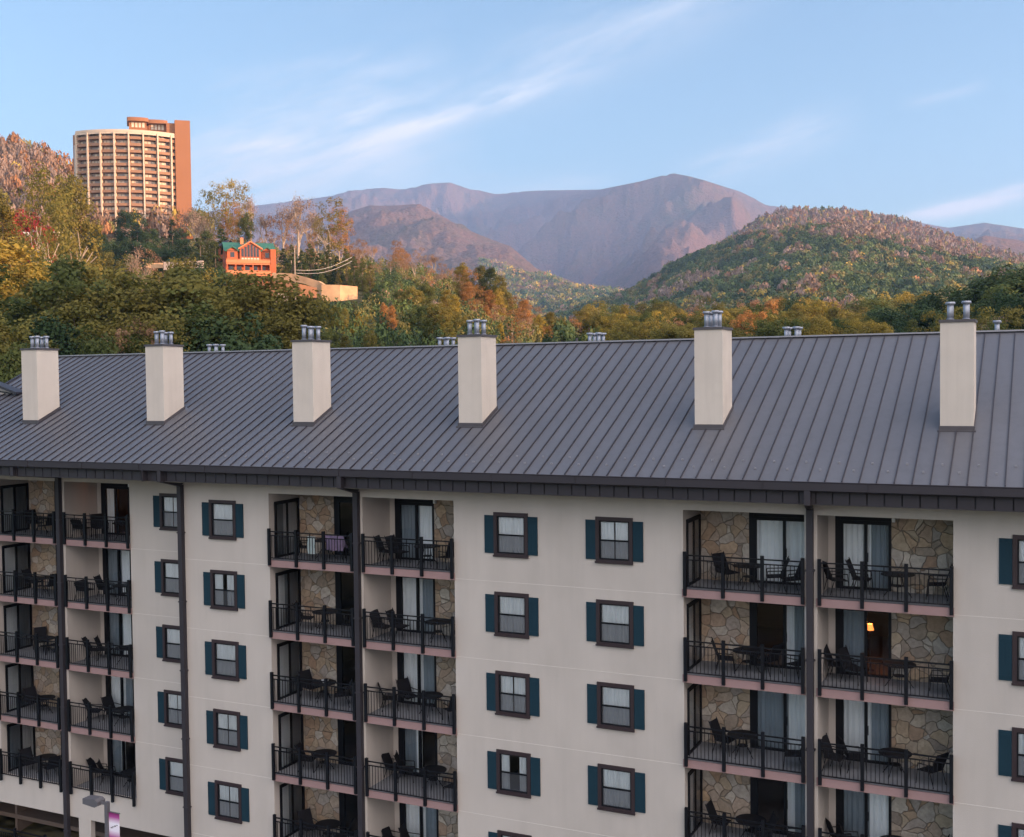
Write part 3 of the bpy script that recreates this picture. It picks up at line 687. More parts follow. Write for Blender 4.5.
# --- downpipes
def downpipe(x,ys,yo,zend):
    w=.09; mb=MB(); OX=.18
    mb.box(x+OX-.09,x+OX+.09,yo-.15,yo+.075,.80,1.24)                                 # outlet box on the fascia
    n=len(mb.v)
    mb.v+=[(x+OX-w,yo-.13,.80),(x+OX+w,yo-.13,.80),(x+OX+w,yo+.05,.80),(x+OX-w,yo+.05,.80),(x-w,ys-.20,.50),(x+w,ys-.20,.50),(x+w,ys-.02,.62),(x-w,ys-.02,.62)]
    mb.f+=[(n,n+1,n+2,n+3),(n+4,n+7,n+6,n+5),(n,n+4,n+5,n+1),(n+1,n+5,n+6,n+2),(n+2,n+6,n+7,n+3),(n+3,n+7,n+4,n)]
    mb.box(x-w-.01,x+w+.01,ys-.21,ys-.012,zend,.55)
    dp=hp(mb,'downpipe','gutter'); z=-1.4
    while z>zend+.5: MB().box(x-w-.05,x+w+.05,ys-.22,ys-.004,z,z+.05).build('bracket','gutter',dp); z-=2.8
downpipe(-22.22,YL,-1.22,-18.0); downpipe(-5.64,0.,YE,-18.0); downpipe(10.93,0.,YE,-18.0); downpipe(-14.02,0.,YE,-18.0)
# --- terrace railing in the dark ground-floor opening, bottom left
mb=MB(); zf=-17.1; mb.box(-30,-21.7,1.25,1.30,zf+1.15,zf+1.2).box(-30,-21.7,1.26,1.29,zf+.98,zf+1.01).box(-30,-21.7,1.26,1.29,zf+.1,zf+.13); x=-29.9
while x<-21.7: mb.box(x-.01,x+.01,1.265,1.285,zf+.13,zf+.98); x+=.13
rl=hp(mb,'terrace_railing','black'); 
for x in (-29.3,-27.4,-25.5,-23.6): MB().box(x-.05,x+.05,1.22,1.32,zf-1.1,zf+1.3).build('post','black',rl)

# ------------------------------------------------------------------ balcony furniture
def make_chair():
    r=empty('patio_chair'); w=.28
    MB().prism([(-.27,.44),(.24,.41),(.24,.445),(-.27,.475)],-w,w,'x').build('seat','sling',r)
    # backrest leans to -y side at y=-.27
    b=MB(); b.v=[(-w,-.25,.47),(w,-.25,.47),(w*.92,-.46,1.02),(-w*.92,-.46,1.02),(-w,-.22,.47),(w,-.22,.47),(w*.92,-.43,1.03),(-w*.92,-.43,1.03)]
    b.f=[(0,3,2,1),(4,5,6,7),(0,1,5,4),(1,2,6,5),(2,3,7,6),(3,0,4,7)]; b.build('backrest','sling',r)
    for s in (-1,1):
        x=s*(w+.02)
        MB().tube((x,.28,0),(x,.22,.64),.014,k=6).build('leg','chair',r); MB().tube((x,-.34,0),(x,-.20,.47),.014,k=6).build('leg','chair',r)
        MB().tube((x,.22,.64),(x,-.34,.66),.017,k=6).tube((x,-.22,.44),(x*.95,-.47,1.06),.014,k=6).build('armrest','chair',r)
    return r
def make_table():
    r=empty('patio_table'); MB().tube((0,0,.70),(0,0,.725),.50,k=28).build('tabletop','chair',r)
    for i in range(4):
        a=math.pi/4+i*math.pi/2; c,s=math.cos(a),math.sin(a)
        MB().tube((c*.12,s*.12,.70),(c*.17,s*.17,.36),.014,k=6).tube((c*.17,s*.17,.36),(c*.42,s*.42,0),.014,k=6).build('leg','chair',r)
    MB().tube((0,0,.34),(0,0,.37),.17,k=16).build('brace','chair',r)
    return r
ordn=['top','second','third','fourth','fifth','sixth']
stack=['left of the far-left downpipe','right of the far-left downpipe','left of the middle downpipe','right of the middle downpipe','left of the right-hand downpipe','right of the right-hand downpipe']
chair0=make_chair(); table0=make_table(); used=[False,False]
def put(kind,x,y,z,rz,label,group):
    i=0 if kind=='chair' else 1; o=chair0 if i==0 else table0
    if used[i]: o=copy_tree(o)
    used[i]=True; o.location=(x,y,z); o.rotation_euler=(0,0,rz)
    tag(o,label,'chair' if i==0 else 'table',group)
for bi,k,typ,a,b,y,zf,zc in balcs:
    if k==5: continue
    rs=random.Random(bi*31+k); J=lambda s=.1: rs.uniform(-s,s)*1.5
    where='%s balcony %s'%(ordn[k],stack[bi])
    if typ=='L': ch=[('leftmost',a+1.05+J(),y+1.05+J(.25),-1.7+J(.4)),('middle',a+2.55+J(.15),y+.95+J(.2),1.4+J(.5)),('rightmost',a+3.45+J(.06),y+.9+J(.3),1.6+J(.4))]; tb=(a+1.80+J(),y+1.0)
    else: ch=[('leftmost',a+.42+J(.05),y+1.0+J(.3),-1.4+J(.3)),('second from left',a+1.0+J(),y+1.25+J(.2),-1.5+J(.4)),('rightmost',a+3.35+J(.1),y+1.0+J(.3),1.5+J(.4))]; tb=(a+2.35+J(.15),y+1.05)
    if (bi,k) in ((2,3),(4,2),(0,3)): ch=ch[:1]+ch[2:]
    if (bi,k) in ((2,1),): ch=ch[:1]+ch[2:]
    for nm,x,yy,rz in ch: put('chair',x,yy,zf,rz,'%s dark metal patio chair on the %s'%(nm,where),'patio chairs on the balconies')
    put('table',tb[0],tb[1],zf,J(.7),'round dark patio table on the %s'%where,'patio tables on the balconies')
# purple and white beach towel over a chair on the top middle-left balcony
tw=MB(); xs=np.linspace(-7.35,-6.55,12); 
for r_ in range(12):
    for c_ in range(11):
        f=lambda c,r:(xs[c],.35+.05*math.sin(c*1.3)+(.25 if r>6 else 0)*((r-6)/6)+.04*math.sin(r*.9+c),-2.24+1.02-abs(r-6)*.095+.015*math.sin(c*2.1))
        if r_<11: tw.quad(f(c_,r_),f(c_+1,r_),f(c_+1,r_+1),f(c_,r_+1))
o=tw.build('beach_towel','purple_cloth',None,True); tag(o,'purple towel draped over a chair on the top balcony left of the middle downpipe','towel')
tw=MB(); 
for r_ in range(8):
    f=lambda c,r:(-8.25+c*.09,.42+.04*math.sin(c*1.7+r),-2.24+.93-r*.085)
    for c_ in range(4): tw.quad(f(c_,r_),f(c_+1,r_),f(c_+1,r_+1),f(c_,r_+1))
MA['white_cloth']=mat('white_cloth',(.45,.55,.58),.9,var=.2)
o=tw.build('hand_towel','white_cloth',None,True); tag(o,'pale towel hanging beside the table on the top balcony left of the middle downpipe','towel')
o=MB().tube((-7.95,1.0,-2.24-5.6+.726),(-7.95,1.0,-2.24-5.6+.83),.08,.16,k=14).build('white_bowl','white',None,True); tag(o,'white bowl on the table of the third balcony down, left of the middle downpipe','bowl')
# room lamps seen lit behind the glass
def roomlamp(x,y,zf,h,label,sc=1.,pw=9):
    r=empty('floor_lamp',(x,y,zf)); MB().tube((0,0,0),(0,0,h),.015,k=6).tube((0,0,0),(0,0,.03),.13,k=10).build('lamp_base','brown',r)
    MB().tube((0,0,h-.02),(0,0,h+.24*sc),.17*sc,.10*sc,k=14,caps=False).build('lamp_shade','lampglow',r)
    tag(r,label,'lamp'); l=bpy.data.lights.new('lamp_bulb','POINT'); l.energy=pw; l.color=(1,.36,.10); l.shadow_soft_size=.1
    lo=bpy.data.objects.new('lamp_bulb',l); COL.objects.link(lo); lo.parent=r; lo.location=(0,0,h+.32*sc)
roomlamp(-19.62,3.85,-2.24,1.45,'lit orange lamp behind the glass of the top balcony right of the far-left downpipe',1.3)
roomlamp(12.32,2.75,-5.04,1.36,'lit orange lamp behind the glass of the second balcony right of the right-hand downpipe',.75,9)
# ------------------------------------------------------------------ street lamp with banner
lx,ly=-13.42,-5.
sl=empty('street_lamp',(lx,ly,-18.3)); tag(sl,'grey street lamp with box head and purple banner at the bottom left','street lamp')
MA['grey_paint']=mat('grey_paint',(.13,.13,.15),.5,metal=.2,var=.1)
MB().box(-.07,.07,-.07,.07,0,7.72).build('pole','grey_paint',sl)
hb=MB().box(-.30,-.07,-.04,.04,7.60,7.70); hb.build('arm','grey_paint',sl)
h=MB(); h.prism([(-1.0,7.56),(-.42,7.50),(-.28,7.58),(-.28,7.72),(-.42,7.80),(-1.0,7.76)],-.2,.2); h.build('lamp_head','grey_paint',sl)
# banner: purple ends fading to white middle, a thin script line
bm=bpy.data.materials.new('banner_cloth'); bm.use_nodes=True; t=bm.node_tree; p=t.nodes['Principled BSDF']; p.inputs['Roughness'].default_value=.8
co=N(t,'ShaderNodeTexCoord'); sp=N(t,'ShaderNodeSeparateXYZ'); L(t,co.outputs['Generated'],sp.inputs[0]); cr=N(t,'ShaderNodeValToRGB'); e=cr.color_ramp
e.elements[0].position=0; e.elements[0].color=(.16,.008,.10,1); e.elements[1].position=1; e.elements[1].color=(.15,.008,.09,1)
for ps,c in ((.14,(.36,.06,.26)),(.38,(.78,.74,.86)),(.62,(.80,.78,.88)),(.85,(.38,.06,.28))): el=e.elements.new(ps); el.color=(*c,1)
L(t,sp.outputs[2],cr.inputs[0]); L(t,cr.outputs[0],p.inputs['Base Color']); MA['banner']=bm
MB().box(.08,.58,-.006,.006,6.30,7.36).build('banner','banner',sl)
MB().box(.07,.62,-.015,.015,7.36,7.39).box(.07,.62,-.015,.015,6.27,6.30).build('banner_rod','grey_paint',sl)
sc=MB(); pts=[(.16+i*.034,6.78+.016*i+.03*math.sin(i*2.4)) for i in range(11)]
for (a_,b_),(c_,d_2) in zip(pts,pts[1:]): sc.tube((a_,-.012,b_),(c_,-.012,d_2),.008,k=4)
sc.build('banner_script','black',sl)
# dried grass tufts hung on the post
tf=MB(); 
for i in range(60):
    a=random.uniform(0,6.28); l=random.uniform(.25,.55); x0=.25+random.uniform(-.08,.08)
    tf.tube((x0,0,5.6),(x0+math.cos(a)*l*.6,math.sin(a)*l*.4,5.6+l),.008,.003,k=3,caps=False)
MA['straw']=mat('straw',(.42,.32,.16),.9,var=.3)
tf.build('grass_bundle','straw',sl)
#@@PART3
# ------------------------------------------------------------------ trees
def leafmat(name,c1,c2,transl=.35,attr=False,ov=.5):
    """foliage: colour varies leaf clump by leaf clump and from tree to tree"""
    m=bpy.data.materials.new(name); m.use_nodes=True; t=m.node_tree; p=t.nodes['Principled BSDF']
    p.inputs['Roughness'].default_value=.75; p.inputs['Specular IOR Level'].default_value=.15
    oi=N(t,'ShaderNodeObjectInfo'); co=N(t,'ShaderNodeTexCoord')
    nz=N(t,'ShaderNodeTexNoise'); nz.inputs['Scale'].default_value=.45; nz.inputs['Detail'].default_value=5; nz.inputs['Roughness'].default_value=.7
    of=N(t,'ShaderNodeVectorMath',operation='ADD'); L(t,co.outputs['Object'],of.inputs[0]); cx=N(t,'ShaderNodeCombineXYZ'); L(t,mth('MULTIPLY',oi.outputs['Random'],91,tree=t),cx.inputs[0]); L(t,cx.outputs[0],of.inputs[1]); L(t,of.outputs[0],nz.inputs['Vector'])
    f=mth('MULTIPLY_ADD',nz.outputs[0],2.4,-.7,tree=t,clamp=True); f=mth('MULTIPLY_ADD',oi.outputs['Random'],.5,mth('MULTIPLY_ADD',f,.75,-.12,tree=t),tree=t,clamp=True)
    mx=N(t,'ShaderNodeMix',data_type='RGBA'); L(t,f,mx.inputs['Factor']); mx.inputs['A'].default_value=(*c1,1); mx.inputs['B'].default_value=(*c2,1)
    hs=N(t,'ShaderNodeHueSaturation'); L(t,mx.outputs['Result'],hs.inputs['Color'])
    r2=mth('FRACT',mth('MULTIPLY',oi.outputs['Random'],13.7,tree=t),tree=t); L(t,mth('MULTIPLY_ADD',r2,ov,1-ov/2,tree=t),hs.inputs['Value'])
    src=hs.outputs[0]
    if attr:
        a=N(t,'ShaderNodeAttribute'); a.attribute_name='species'; src=a.outputs['Color']
    L(t,src,p.inputs['Base Color'])
    tr=N(t,'ShaderNodeBsdfTranslucent'); L(t,src,tr.inputs[0]); ms=N(t,'ShaderNodeMixShader'); ms.inputs[0].default_value=transl
    L(t,p.outputs[0],ms.inputs[1]); L(t,tr.outputs[0],ms.inputs[2]); L(t,ms.outputs[0],t.nodes['Material Output'].inputs[0])
    MA[name]=m; return m
leafmat('leaf_green',(.050,.078,.024),(.135,.140,.040))
leafmat('leaf_olive',(.10,.105,.028),(.22,.175,.042))
leafmat('leaf_yellow',(.18,.155,.03),(.34,.245,.05))
leafmat('leaf_orange',(.26,.12,.045),(.38,.20,.065))
leafmat('leaf_russet',(.22,.125,.075),(.32,.19,.11),.2)
leafmat('leaf_dark',(.024,.050,.022),(.055,.085,.032),.2)
leafmat('leaf_red',(.33,.035,.035),(.42,.09,.06))
leafmat('leaf_twig',(.20,.13,.10),(.27,.20,.15),.1)
leafmat('far_forest_leaf',(1,1,1),(1,1,1),.15,attr=True)
MA['bark']=mat('bark',(.13,.10,.075),.95,var=.3,vscale=3)
MA['pale_bark']=mat('pale_bark',(.36,.29,.23),.95,var=.25,vscale=2)

def rand_unit(n,r): v=r.normal(size=(n,3)); return v/np.linalg.norm(v,axis=1)[:,None]
def leaves(cent,size,r,nrm=None,flat=.0):
    """quads at cent (n,3); returns V,F"""
    n=len(cent); a=rand_unit(n,r) 
    if nrm is not None: a=a*.75+nrm; a/=np.linalg.norm(a,axis=1)[:,None]
    b=rand_unit(n,r); u=np.cross(a,b); u/=np.linalg.norm(u,axis=1)[:,None]+1e-9; w=np.cross(a,u)
    s=size*(.6+.8*r.random((n,1))); 
    c1=cent+u*s; c2=cent+w*s*.7; c3=cent-u*s*.9; c4=cent-w*s*.8
    V=np.stack([c1,c2,c3,c4],1).reshape(-1,3); F=np.arange(4*n).reshape(-1,4); return V,F
def crown_pts(kind,r):
    """clump centres and radii for a 16 m tree, z from the ground"""
    H=16.; C=[];S=[]
    if kind=='round':
        ph=r.random(6)*6.28
        for i in range(85):
            u=rand_unit(1,r)[0]; rad=(.55+.45*r.random()**.5); lump=1+.18*math.sin(3*math.atan2(u[1],u[0])+ph[0])+.15*math.sin(5*u[2]+ph[1])
            C.append((u[0]*4.9*rad*lump,u[1]*4.9*rad*lump,9.6+u[2]*(5.6 if u[2]>0 else 6.2)*rad*lump)); S.append(.8+.8*r.random())
    elif kind=='tall':
        for i in range(95):
            z=r.uniform(.16,.97); w=3.1*(math.sin(math.pi*min(1,z*.9+.08))**.7)*(.7+.5*r.random()); an=r.uniform(0,6.28)
            rad=w*r.random()**.4; C.append((math.cos(an)*rad,math.sin(an)*rad,z*H)); S.append(.6+.75*r.random())
    elif kind=='loose':
        for i in range(48):
            z=r.uniform(.35,.98); w=4.2*(1.05-abs(z-.68)*1.5); an=r.uniform(0,6.28); rad=w*r.random()**.5
            C.append((math.cos(an)*rad,math.sin(an)*rad,z*H)); S.append(.6+.7*r.random())
    elif kind=='conifer':
        for i in range(110):
            z=r.uniform(.06,.98); w=3.1*(1.02-z)**.85+.15; an=r.uniform(0,6.28); rad=w*r.random()**.35
            C.append((math.cos(an)*rad,math.sin(an)*rad,z*H-rad*.25)); S.append(.35+.7*(1-z))
    return np.array(C),np.array(S)
def limbs(kind,r,H=16.):
    mb=MB(); tips=[]
    def grow(p,d,l,rad,lev):
        q=p+d*l; mb.tube(p,q,rad,rad*.66,k=5 if lev else 7,caps=False)
        if lev>=(4 if kind=='bare' else 2): tips.append((p,q)); return
        for i in range(3 if lev else 4):
            nd=(d+Vector(rand_unit(1,r)[0])*(.62 if kind!='bare' else .55)).normalized(); nd.z=abs(nd.z)*.8+.25; nd.normalize()
            st=p+d*l*(.55+.45*r.random()) if lev or i else q
            grow(st,nd,l*(.60+.15*r.random()),rad*.52,lev+1)
    base=H*(.36 if kind in('bare','loose') else .30)
    grow(Vector((0,0,-.8)),Vector((r.normal()*.04,r.normal()*.04,1)).normalized(),base,.24 if kind!='bare' else .30,0)
    if kind in('tall','conifer'): mb.tube((0,0,0),(0,0,H*.93),.24,.04,k=6,caps=False)
    return mb,tips
VAR={}
def make_variants():
    for kind,nv in (('round',4),('tall',3),('loose',4),('conifer',3),('bare',3)):
        VAR[kind]=[]
        for v in range(nv):
            r=np.random.default_rng(100+v*7+len(kind)*131); mb,tips=limbs(kind,r)
            me=bpy.data.meshes.new(kind+'_trunk'); me.from_pydata([tuple(p) for p in mb.v],[],mb.f); me.update()
            if kind=='bare':
                P=np.array([np.array(p)*(1-t)+np.array(q)*t for p,q in tips for t in r.random(22)]); P=P+r.normal(size=P.shape)*.5; Vv,Ff=leaves(P,.105,r)
                # thin twigs: stretch quads vertically
            else:
                C,S=crown_pts(kind,r); dens={'round':105,'tall':90,'loose':52,'conifer':80}[kind]
                cs=[]; ns=[]
                cen=C.mean(0)
                for c,s in zip(C,S):
                    n=int(dens*(s/1.1)**1.5)+8; u=rand_unit(n,r); u[:,2]=u[:,2]*.8
                    cs.append(c+u*s*(.55+.5*r.random((n,1)))); d=(c-cen)/(np.linalg.norm(c-cen)+1e-6); ns.append(u*.8+d*.4+np.array([0,0,.3]))
                Vv,Ff=leaves(np.vstack(cs),{'round':.175,'tall':.155,'loose':.145,'conifer':.15}[kind],r,np.vstack(ns))
            mc=bpy.data.meshes.new(kind+'_crown'); n=len(Vv);k=len(Ff)
            mc.vertices.add(n); mc.vertices.foreach_set('co',Vv.astype(np.float32).ravel()); mc.loops.add(k*4); mc.loops.foreach_set('vertex_index',Ff.astype(np.int32).ravel())
            mc.polygons.add(k); mc.polygons.foreach_set('loop_start',np.arange(0,k*4,4,dtype=np.int32)); mc.polygons.foreach_set('loop_total',np.full(k,4,np.int32)); mc.update(calc_edges=True)
            me.materials.append(MA['bark']); mc.materials.append(MA['leaf_green']); VAR[kind].append((me,mc))
make_variants()
KINDNAME={'round':'broadleaf_tree','tall':'tall_tree','loose':'thin_tree','conifer':'evergreen_tree','bare':'bare_tree'}
TREES=[]
def tree(px,py,dist,kind,leaf,wide=1.,bark='bark',hmin=5.,hmax=30.,zbase=None):
    p=at(px,py,dist); g=float(ground(p[0],p[1])) if zbase is None else zbase; h=p[2]-g
    h=min(max(h,hmin),hmax); s=h/16.
    if g+h>p[2]+.01: pass
    e=empty(KINDNAME[kind],(p[0],p[1],p[2]-h)); me,mc=random.choice(VAR[kind])
    wd=s*wide
    if kind in('round','loose') : wd=wd*random.uniform(.9,1.1)
    e.scale=(wd,wd,s); e.rotation_euler=(0,0,random.uniform(0,6.28))
    o=bpy.data.objects.new('trunk',me); COL.objects.link(o); o.parent=e
    if bark!='bark': o.material_slots[0].link='OBJECT'; o.material_slots[0].material=MA[bark]
    c=bpy.data.objects.new('crown',mc); COL.objects.link(c); c.parent=e
    c.material_slots[0].link='OBJECT'; c.material_slots[0].material=MA['leaf_'+leaf]
    TREES.append([px,py,dist,kind,leaf,e]); return e
# --- prominent trees, one by one: (px, top py, distance, kind, leaf, width)
T=[
# near belt directly behind the roof, left half
(-30,300,112,'round','green',1),(4,318,96,'round','olive',.8),(14,330,90,'round','green',.7),(35,300,112,'round','olive',.9),(62,262,125,'round','green',1.1),(30,275,135,'round','green',1),(88,268,128,'round','green',1.05),
(118,285,120,'round','olive',.9),(105,262,140,'round','green',1),(140,275,132,'loose','olive',1.1),(160,272,125,'round','green',1.1),(135,300,108,'round','olive',.8),(128,318,100,'loose','russet',.8),
(178,266,128,'round','green',1.15),(200,272,122,'round','green',1.2),(222,278,118,'round','green',1.2),(246,270,116,'round','green',1.2),(262,276,112,'round','green',1.05),(190,298,104,'round','olive',.9),(160,312,100,'loose','olive',.8),(215,300,102,'round','green',1),(240,305,100,'round','dark',.9),(285,318,104,'round','green',.8),
(75,300,108,'round','green',.9),(52,318,100,'round','dark',.8),(98,322,98,'round','green',.8),
# second belt
(10,243,175,'tall','yellow',1.6),(-12,250,170,'tall','yellow',1.5),(26,268,160,'tall','yellow',1.2),(58,248,180,'round','green',.9),(78,262,170,'round','olive',.8),(95,290,150,'loose','olive',.9),(150,262,190,'round','olive',.8),(186,258,200,'round','olive',.8),
# tall single trees on the left
(47,165,210,'loose','olive',.75),(38,178,225,'loose','olive',.7),(66,175,230,'loose','olive',.7),(75,182,240,'tall','olive',.8),(58,190,250,'loose','yellow',.6),
(19,203,300,'round','red',.8),(12,214,290,'round','red',.6),(2,205,260,'tall','yellow',1.),(-8,190,280,'tall','olive',1.1),(30,222,340,'loose','russet',1),
# evergreens at the tower foot
(88,214,440,'conifer','dark',1.1),(97,226,420,'round','dark',.8),(118,226,430,'conifer','dark',1.3),(128,209,430,'round','dark',.9),(137,222,420,'conifer','dark',1.2),(150,228,430,'round','dark',.8),(163,236,430,'conifer','dark',1.2),(172,218,420,'conifer','dark',1.2),(180,228,430,'round','dark',.7),
(105,238,380,'round','dark',.9),(125,240,370,'round','dark',.9),(145,238,370,'round','dark',1),(165,242,360,'round','dark',1),(185,240,360,'round','dark',.9),(200,236,340,'conifer','green',1.5),(215,240,330,'conifer','green',1.5),(207,232,350,'tall','green',1.1),(222,228,340,'conifer','dark',1.4),
(112,252,300,'round','olive',.8),(132,256,290,'round','green',.8),(195,262,270,'round','green',.9),(215,262,262,'round','dark',.9),(150,250,320,'loose','russet',.9),
(134,228,230,'bare','twig',.5),(142,250,160,'bare','twig',.6),
# skyline trees right of the tower
(203,182,400,'bare','twig',1.0),(212,190,390,'loose','olive',.8),(224,180,400,'loose','yellow',.8),(238,183,390,'loose','yellow',.9),(250,186,400,'bare','twig',1),(232,200,380,'loose','orange',.8),(262,206,380,'bare','twig',1),(245,212,370,'tall','green',.8),(196,200,380,'bare','twig',.9),
(283,196,380,'bare','twig',1),(297,184,370,'bare','twig',1.2),(308,204,370,'bare','twig',1),(273,214,370,'loose','russet',.8),(290,220,360,'loose','russet',.9),(318,222,360,'bare','twig',1),
(331,199,330,'loose','yellow',1.),(339,206,335,'loose','orange',.9),(324,214,340,'loose','olive',.8),(345,218,340,'loose','russet',.8),(312,232,340,'loose','orange',.8),
# evergreens behind the cabin and the wall
(283,248,290,'conifer','dark',1.3),(292,244,292,'conifer','green',1.3),(301,250,288,'conifer','dark',1.3),(310,243,290,'conifer','green',1.4),(319,252,288,'conifer','dark',1.4),(328,245,290,'conifer','green',1.4),(337,255,286,'conifer','dark',1.4),(346,248,290,'conifer','green',1.5),(354,256,284,'conifer','green',1.4),(362,258,282,'conifer','green',1.4),(370,262,280,'conifer','olive',1.4),
(286,262,280,'conifer','green',1.3),(305,264,278,'conifer','green',1.3),(322,268,276,'conifer','green',1.4),(338,272,272,'conifer','olive',1.4),(352,276,270,'conifer','green',1.3),(366,280,266,'conifer','green',1.3),
# slope below the walls
(300,296,205,'round','dark',1.0),(318,298,200,'round','green',1.1),(334,305,190,'round','green',.9),(345,308,185,'tall','olive',1.1),(357,312,180,'tall','yellow',1.1),(368,316,175,'loose','olive',1.),(352,300,215,'loose','olive',1),(370,292,220,'round','dark',.9),(378,284,225,'round','dark',.8),
(384,302,190,'tall','orange',.9),(392,306,185,'tall','orange',.9),(400,288,215,'round','green',.9),(412,284,220,'round','olive',.9),(424,280,225,'round','green',.9),(408,308,190,'round','green',1.),(424,304,185,'round','green',1.0),(438,300,185,'round','olive',1.),(446,290,205,'tall','yellow',1.2),(455,296,200,'tall','yellow',1.1),(432,318,165,'round','green',1.),
(448,322,160,'tall','yellow',1.2),(405,326,160,'loose','olive',1),(372,328,150,'round','olive',.8),(330,326,150,'round','green',.8),(345,332,140,'round','olive',.7),(310,322,150,'round','green',.9),(460,312,180,'round','olive',1),
# lit slope right of it
(462,262,300,'tall','yellow',1.2),(470,268,295,'loose','orange',1.2),(480,266,300,'tall','olive',1.2),(490,268,295,'tall','green',1.2),(500,276,290,'tall','olive',1.2),(468,282,260,'tall','orange',1.3),(478,286,255,'loose','orange',1.3),(488,290,250,'tall','orange',1.3),(498,288,255,'tall','yellow',1.2),
(474,300,225,'loose','orange',1.2),(486,306,220,'tall','orange',1.2),(498,304,225,'loose','russet',1.3),(508,292,260,'tall','olive',1.2),(516,296,250,'loose','orange',1.3),(524,300,245,'tall','orange',1.3),(534,306,240,'loose','russet',1.3),(512,312,215,'loose','orange',1.3),(526,318,205,'loose','russet',1.3),(540,314,225,'tall','yellow',1.2),(550,312,235,'tall','olive',1.3),(500,322,195,'tall','yellow',1),(515,326,190,'loose','orange',1),
(562,316,230,'round','olive',1),(574,318,235,'loose','orange',1.1),(546,326,200,'loose','orange',1),(586,322,225,'round','russet',.9),(562,332,180,'conifer','dark',1.9),(548,334,172,'round','dark',.8),(575,334,178,'round','dark',.8),
# red and yellow accents on the right
(900,286,330,'round','yellow',.9),(922,286,325,'round','yellow',1.0),(934,296,330,'round','yellow',.8),
(884,300,250,'round','dark',1.1),(905,304,225,'round','dark',1.4),(925,302,220,'round','dark',1.1),(945,290,240,'round','dark',1.3),(895,318,190,'round','dark',1.3),(870,312,230,'round','green',1.),(915,320,190,'round','green',1),
(862,324,175,'round','olive',1.2),(878,320,178,'round','yellow',.9),(850,326,180,'round','green',1),(935,312,175,'loose','yellow',1.),(968,306,170,'round','olive',1.),(985,300,190,'round','dark',1.1),(958,292,230,'round','dark',1.1),(975,280,240,'round','dark',1.2),(1000,272,240,'round','dark',1.2),(1022,264,230,'round','dark',1.3),(1040,262,220,'round','green',1.3),
(1008,300,160,'bare','twig',1.0),(1012,290,190,'round','dark',1.1),(1030,282,180,'round','dark',1.2),(1000,316,150,'round','green',.8),(1020,308,150,'round','olive',.9),(985,318,155,'loose','olive',.8),(1040,300,150,'round','dark',1),
]
rn_=random.Random(21)
for a in T:
    px,py,d,k,lf,w=a
    if d<150:
        if lf=='green' and rn_.random()<.5: lf='olive'
        if k=='round': k=rn_.choices(['round','tall','loose'],[55,28,17])[0]; w*={'round':1,'tall':1.35,'loose':1.2}[k]
        py+=rn_.uniform(-6,5); px+=rn_.uniform(-4,4)
    tree(px,py,d,k,lf,w,'pale_bark' if (k in('bare','loose') and d>140) else 'bark')
# belt of valley trees behind the ridge line, px 585..860
rb=random.Random(5)
for row,(d0,d1,py0,n,xa,xb) in enumerate(((175,190,322,22,590,870),(205,230,313,24,585,870),(240,275,306,24,580,880),(290,340,300,22,590,900))):
    for i in range(n):
        px=xa+(xb-xa)*(i+rb.uniform(.1,.9))/n; py=py0+rb.uniform(-5,6)-(3 if 760<px<830 else 0)
        lf=rb.choices(['olive','yellow','green','orange','russet','dark'],[42,24,22,4,4,4])[0]
        tree(px,py,rb.uniform(d0,d1),rb.choice(['round','round','round','loose','tall']),lf,rb.uniform(.8,1.15))
# bare, rosy woods over the crest px 345..470
for i in range(46):
    px=rb.uniform(345,470); top=np.interp(px,[345,360,400,430,445,470],[240,232,233,246,256,266]); v=rb.random()**1.2
    d=390-v*90; py=top+v*34+rb.uniform(0,5)
    tree(px,py,d,rb.choice(['bare','loose','bare','loose']),rb.choice(['twig','russet','russet','orange']),rb.uniform(.9,1.3),'pale_bark')
# labels: each tree told apart by look and landmark
def landmark(px):
    lm=[(-60,'at the far left edge, left of the first chimney'),(24,'above the first chimney from the left'),(60,'just right of the first chimney from the left'),(82,'below the left edge of the round tower'),(102,'below the left half of the round tower'),(140,'below the middle of the round tower'),(170,'below the right edge of the round tower'),(195,'between the round tower and the cabin'),(225,'in line with the orange cabin'),(276,'just right of the orange cabin'),(292,'above the third chimney from the left'),(332,'just right of the third chimney'),(352,'right of the hillside retaining walls'),(385,'midway between third and fourth chimneys'),(425,'just left of the fourth chimney'),(458,'above the fourth chimney from the left'),(497,'just right of the fourth chimney'),(535,'midway from fourth to fifth chimney, left part'),(575,'midway between fourth and fifth chimneys'),(630,'left of the fifth chimney'),(690,'above the fifth chimney'),(735,'just right of the fifth chimney'),(790,'midway between fifth and sixth chimneys'),(850,'left of the sixth chimney'),(900,'just left of the sixth chimney'),(938,'above the sixth chimney'),(980,'right of the sixth chimney'),(1010,'at the right edge of the view')]
    r=lm[0][1]
    for a,b in lm:
        if px>=a: r=b
    return r
look={'green':'green','olive':'olive','yellow':'golden yellow','orange':'orange','russet':'russet','dark':'dark green','red':'bright red','twig':'leafless grey'}
kn={'round':'broad tree','tall':'tall slim tree','loose':'thin-crowned tree','conifer':'evergreen','bare':'tree'}
from collections import defaultdict
G=defaultdict(list)
for tr_ in TREES: G[(look[tr_[4]]+' '+kn[tr_[3]],landmark(tr_[0]))].append(tr_)
ordw=['first','second','third','fourth','fifth','sixth','seventh','eighth','ninth','tenth']
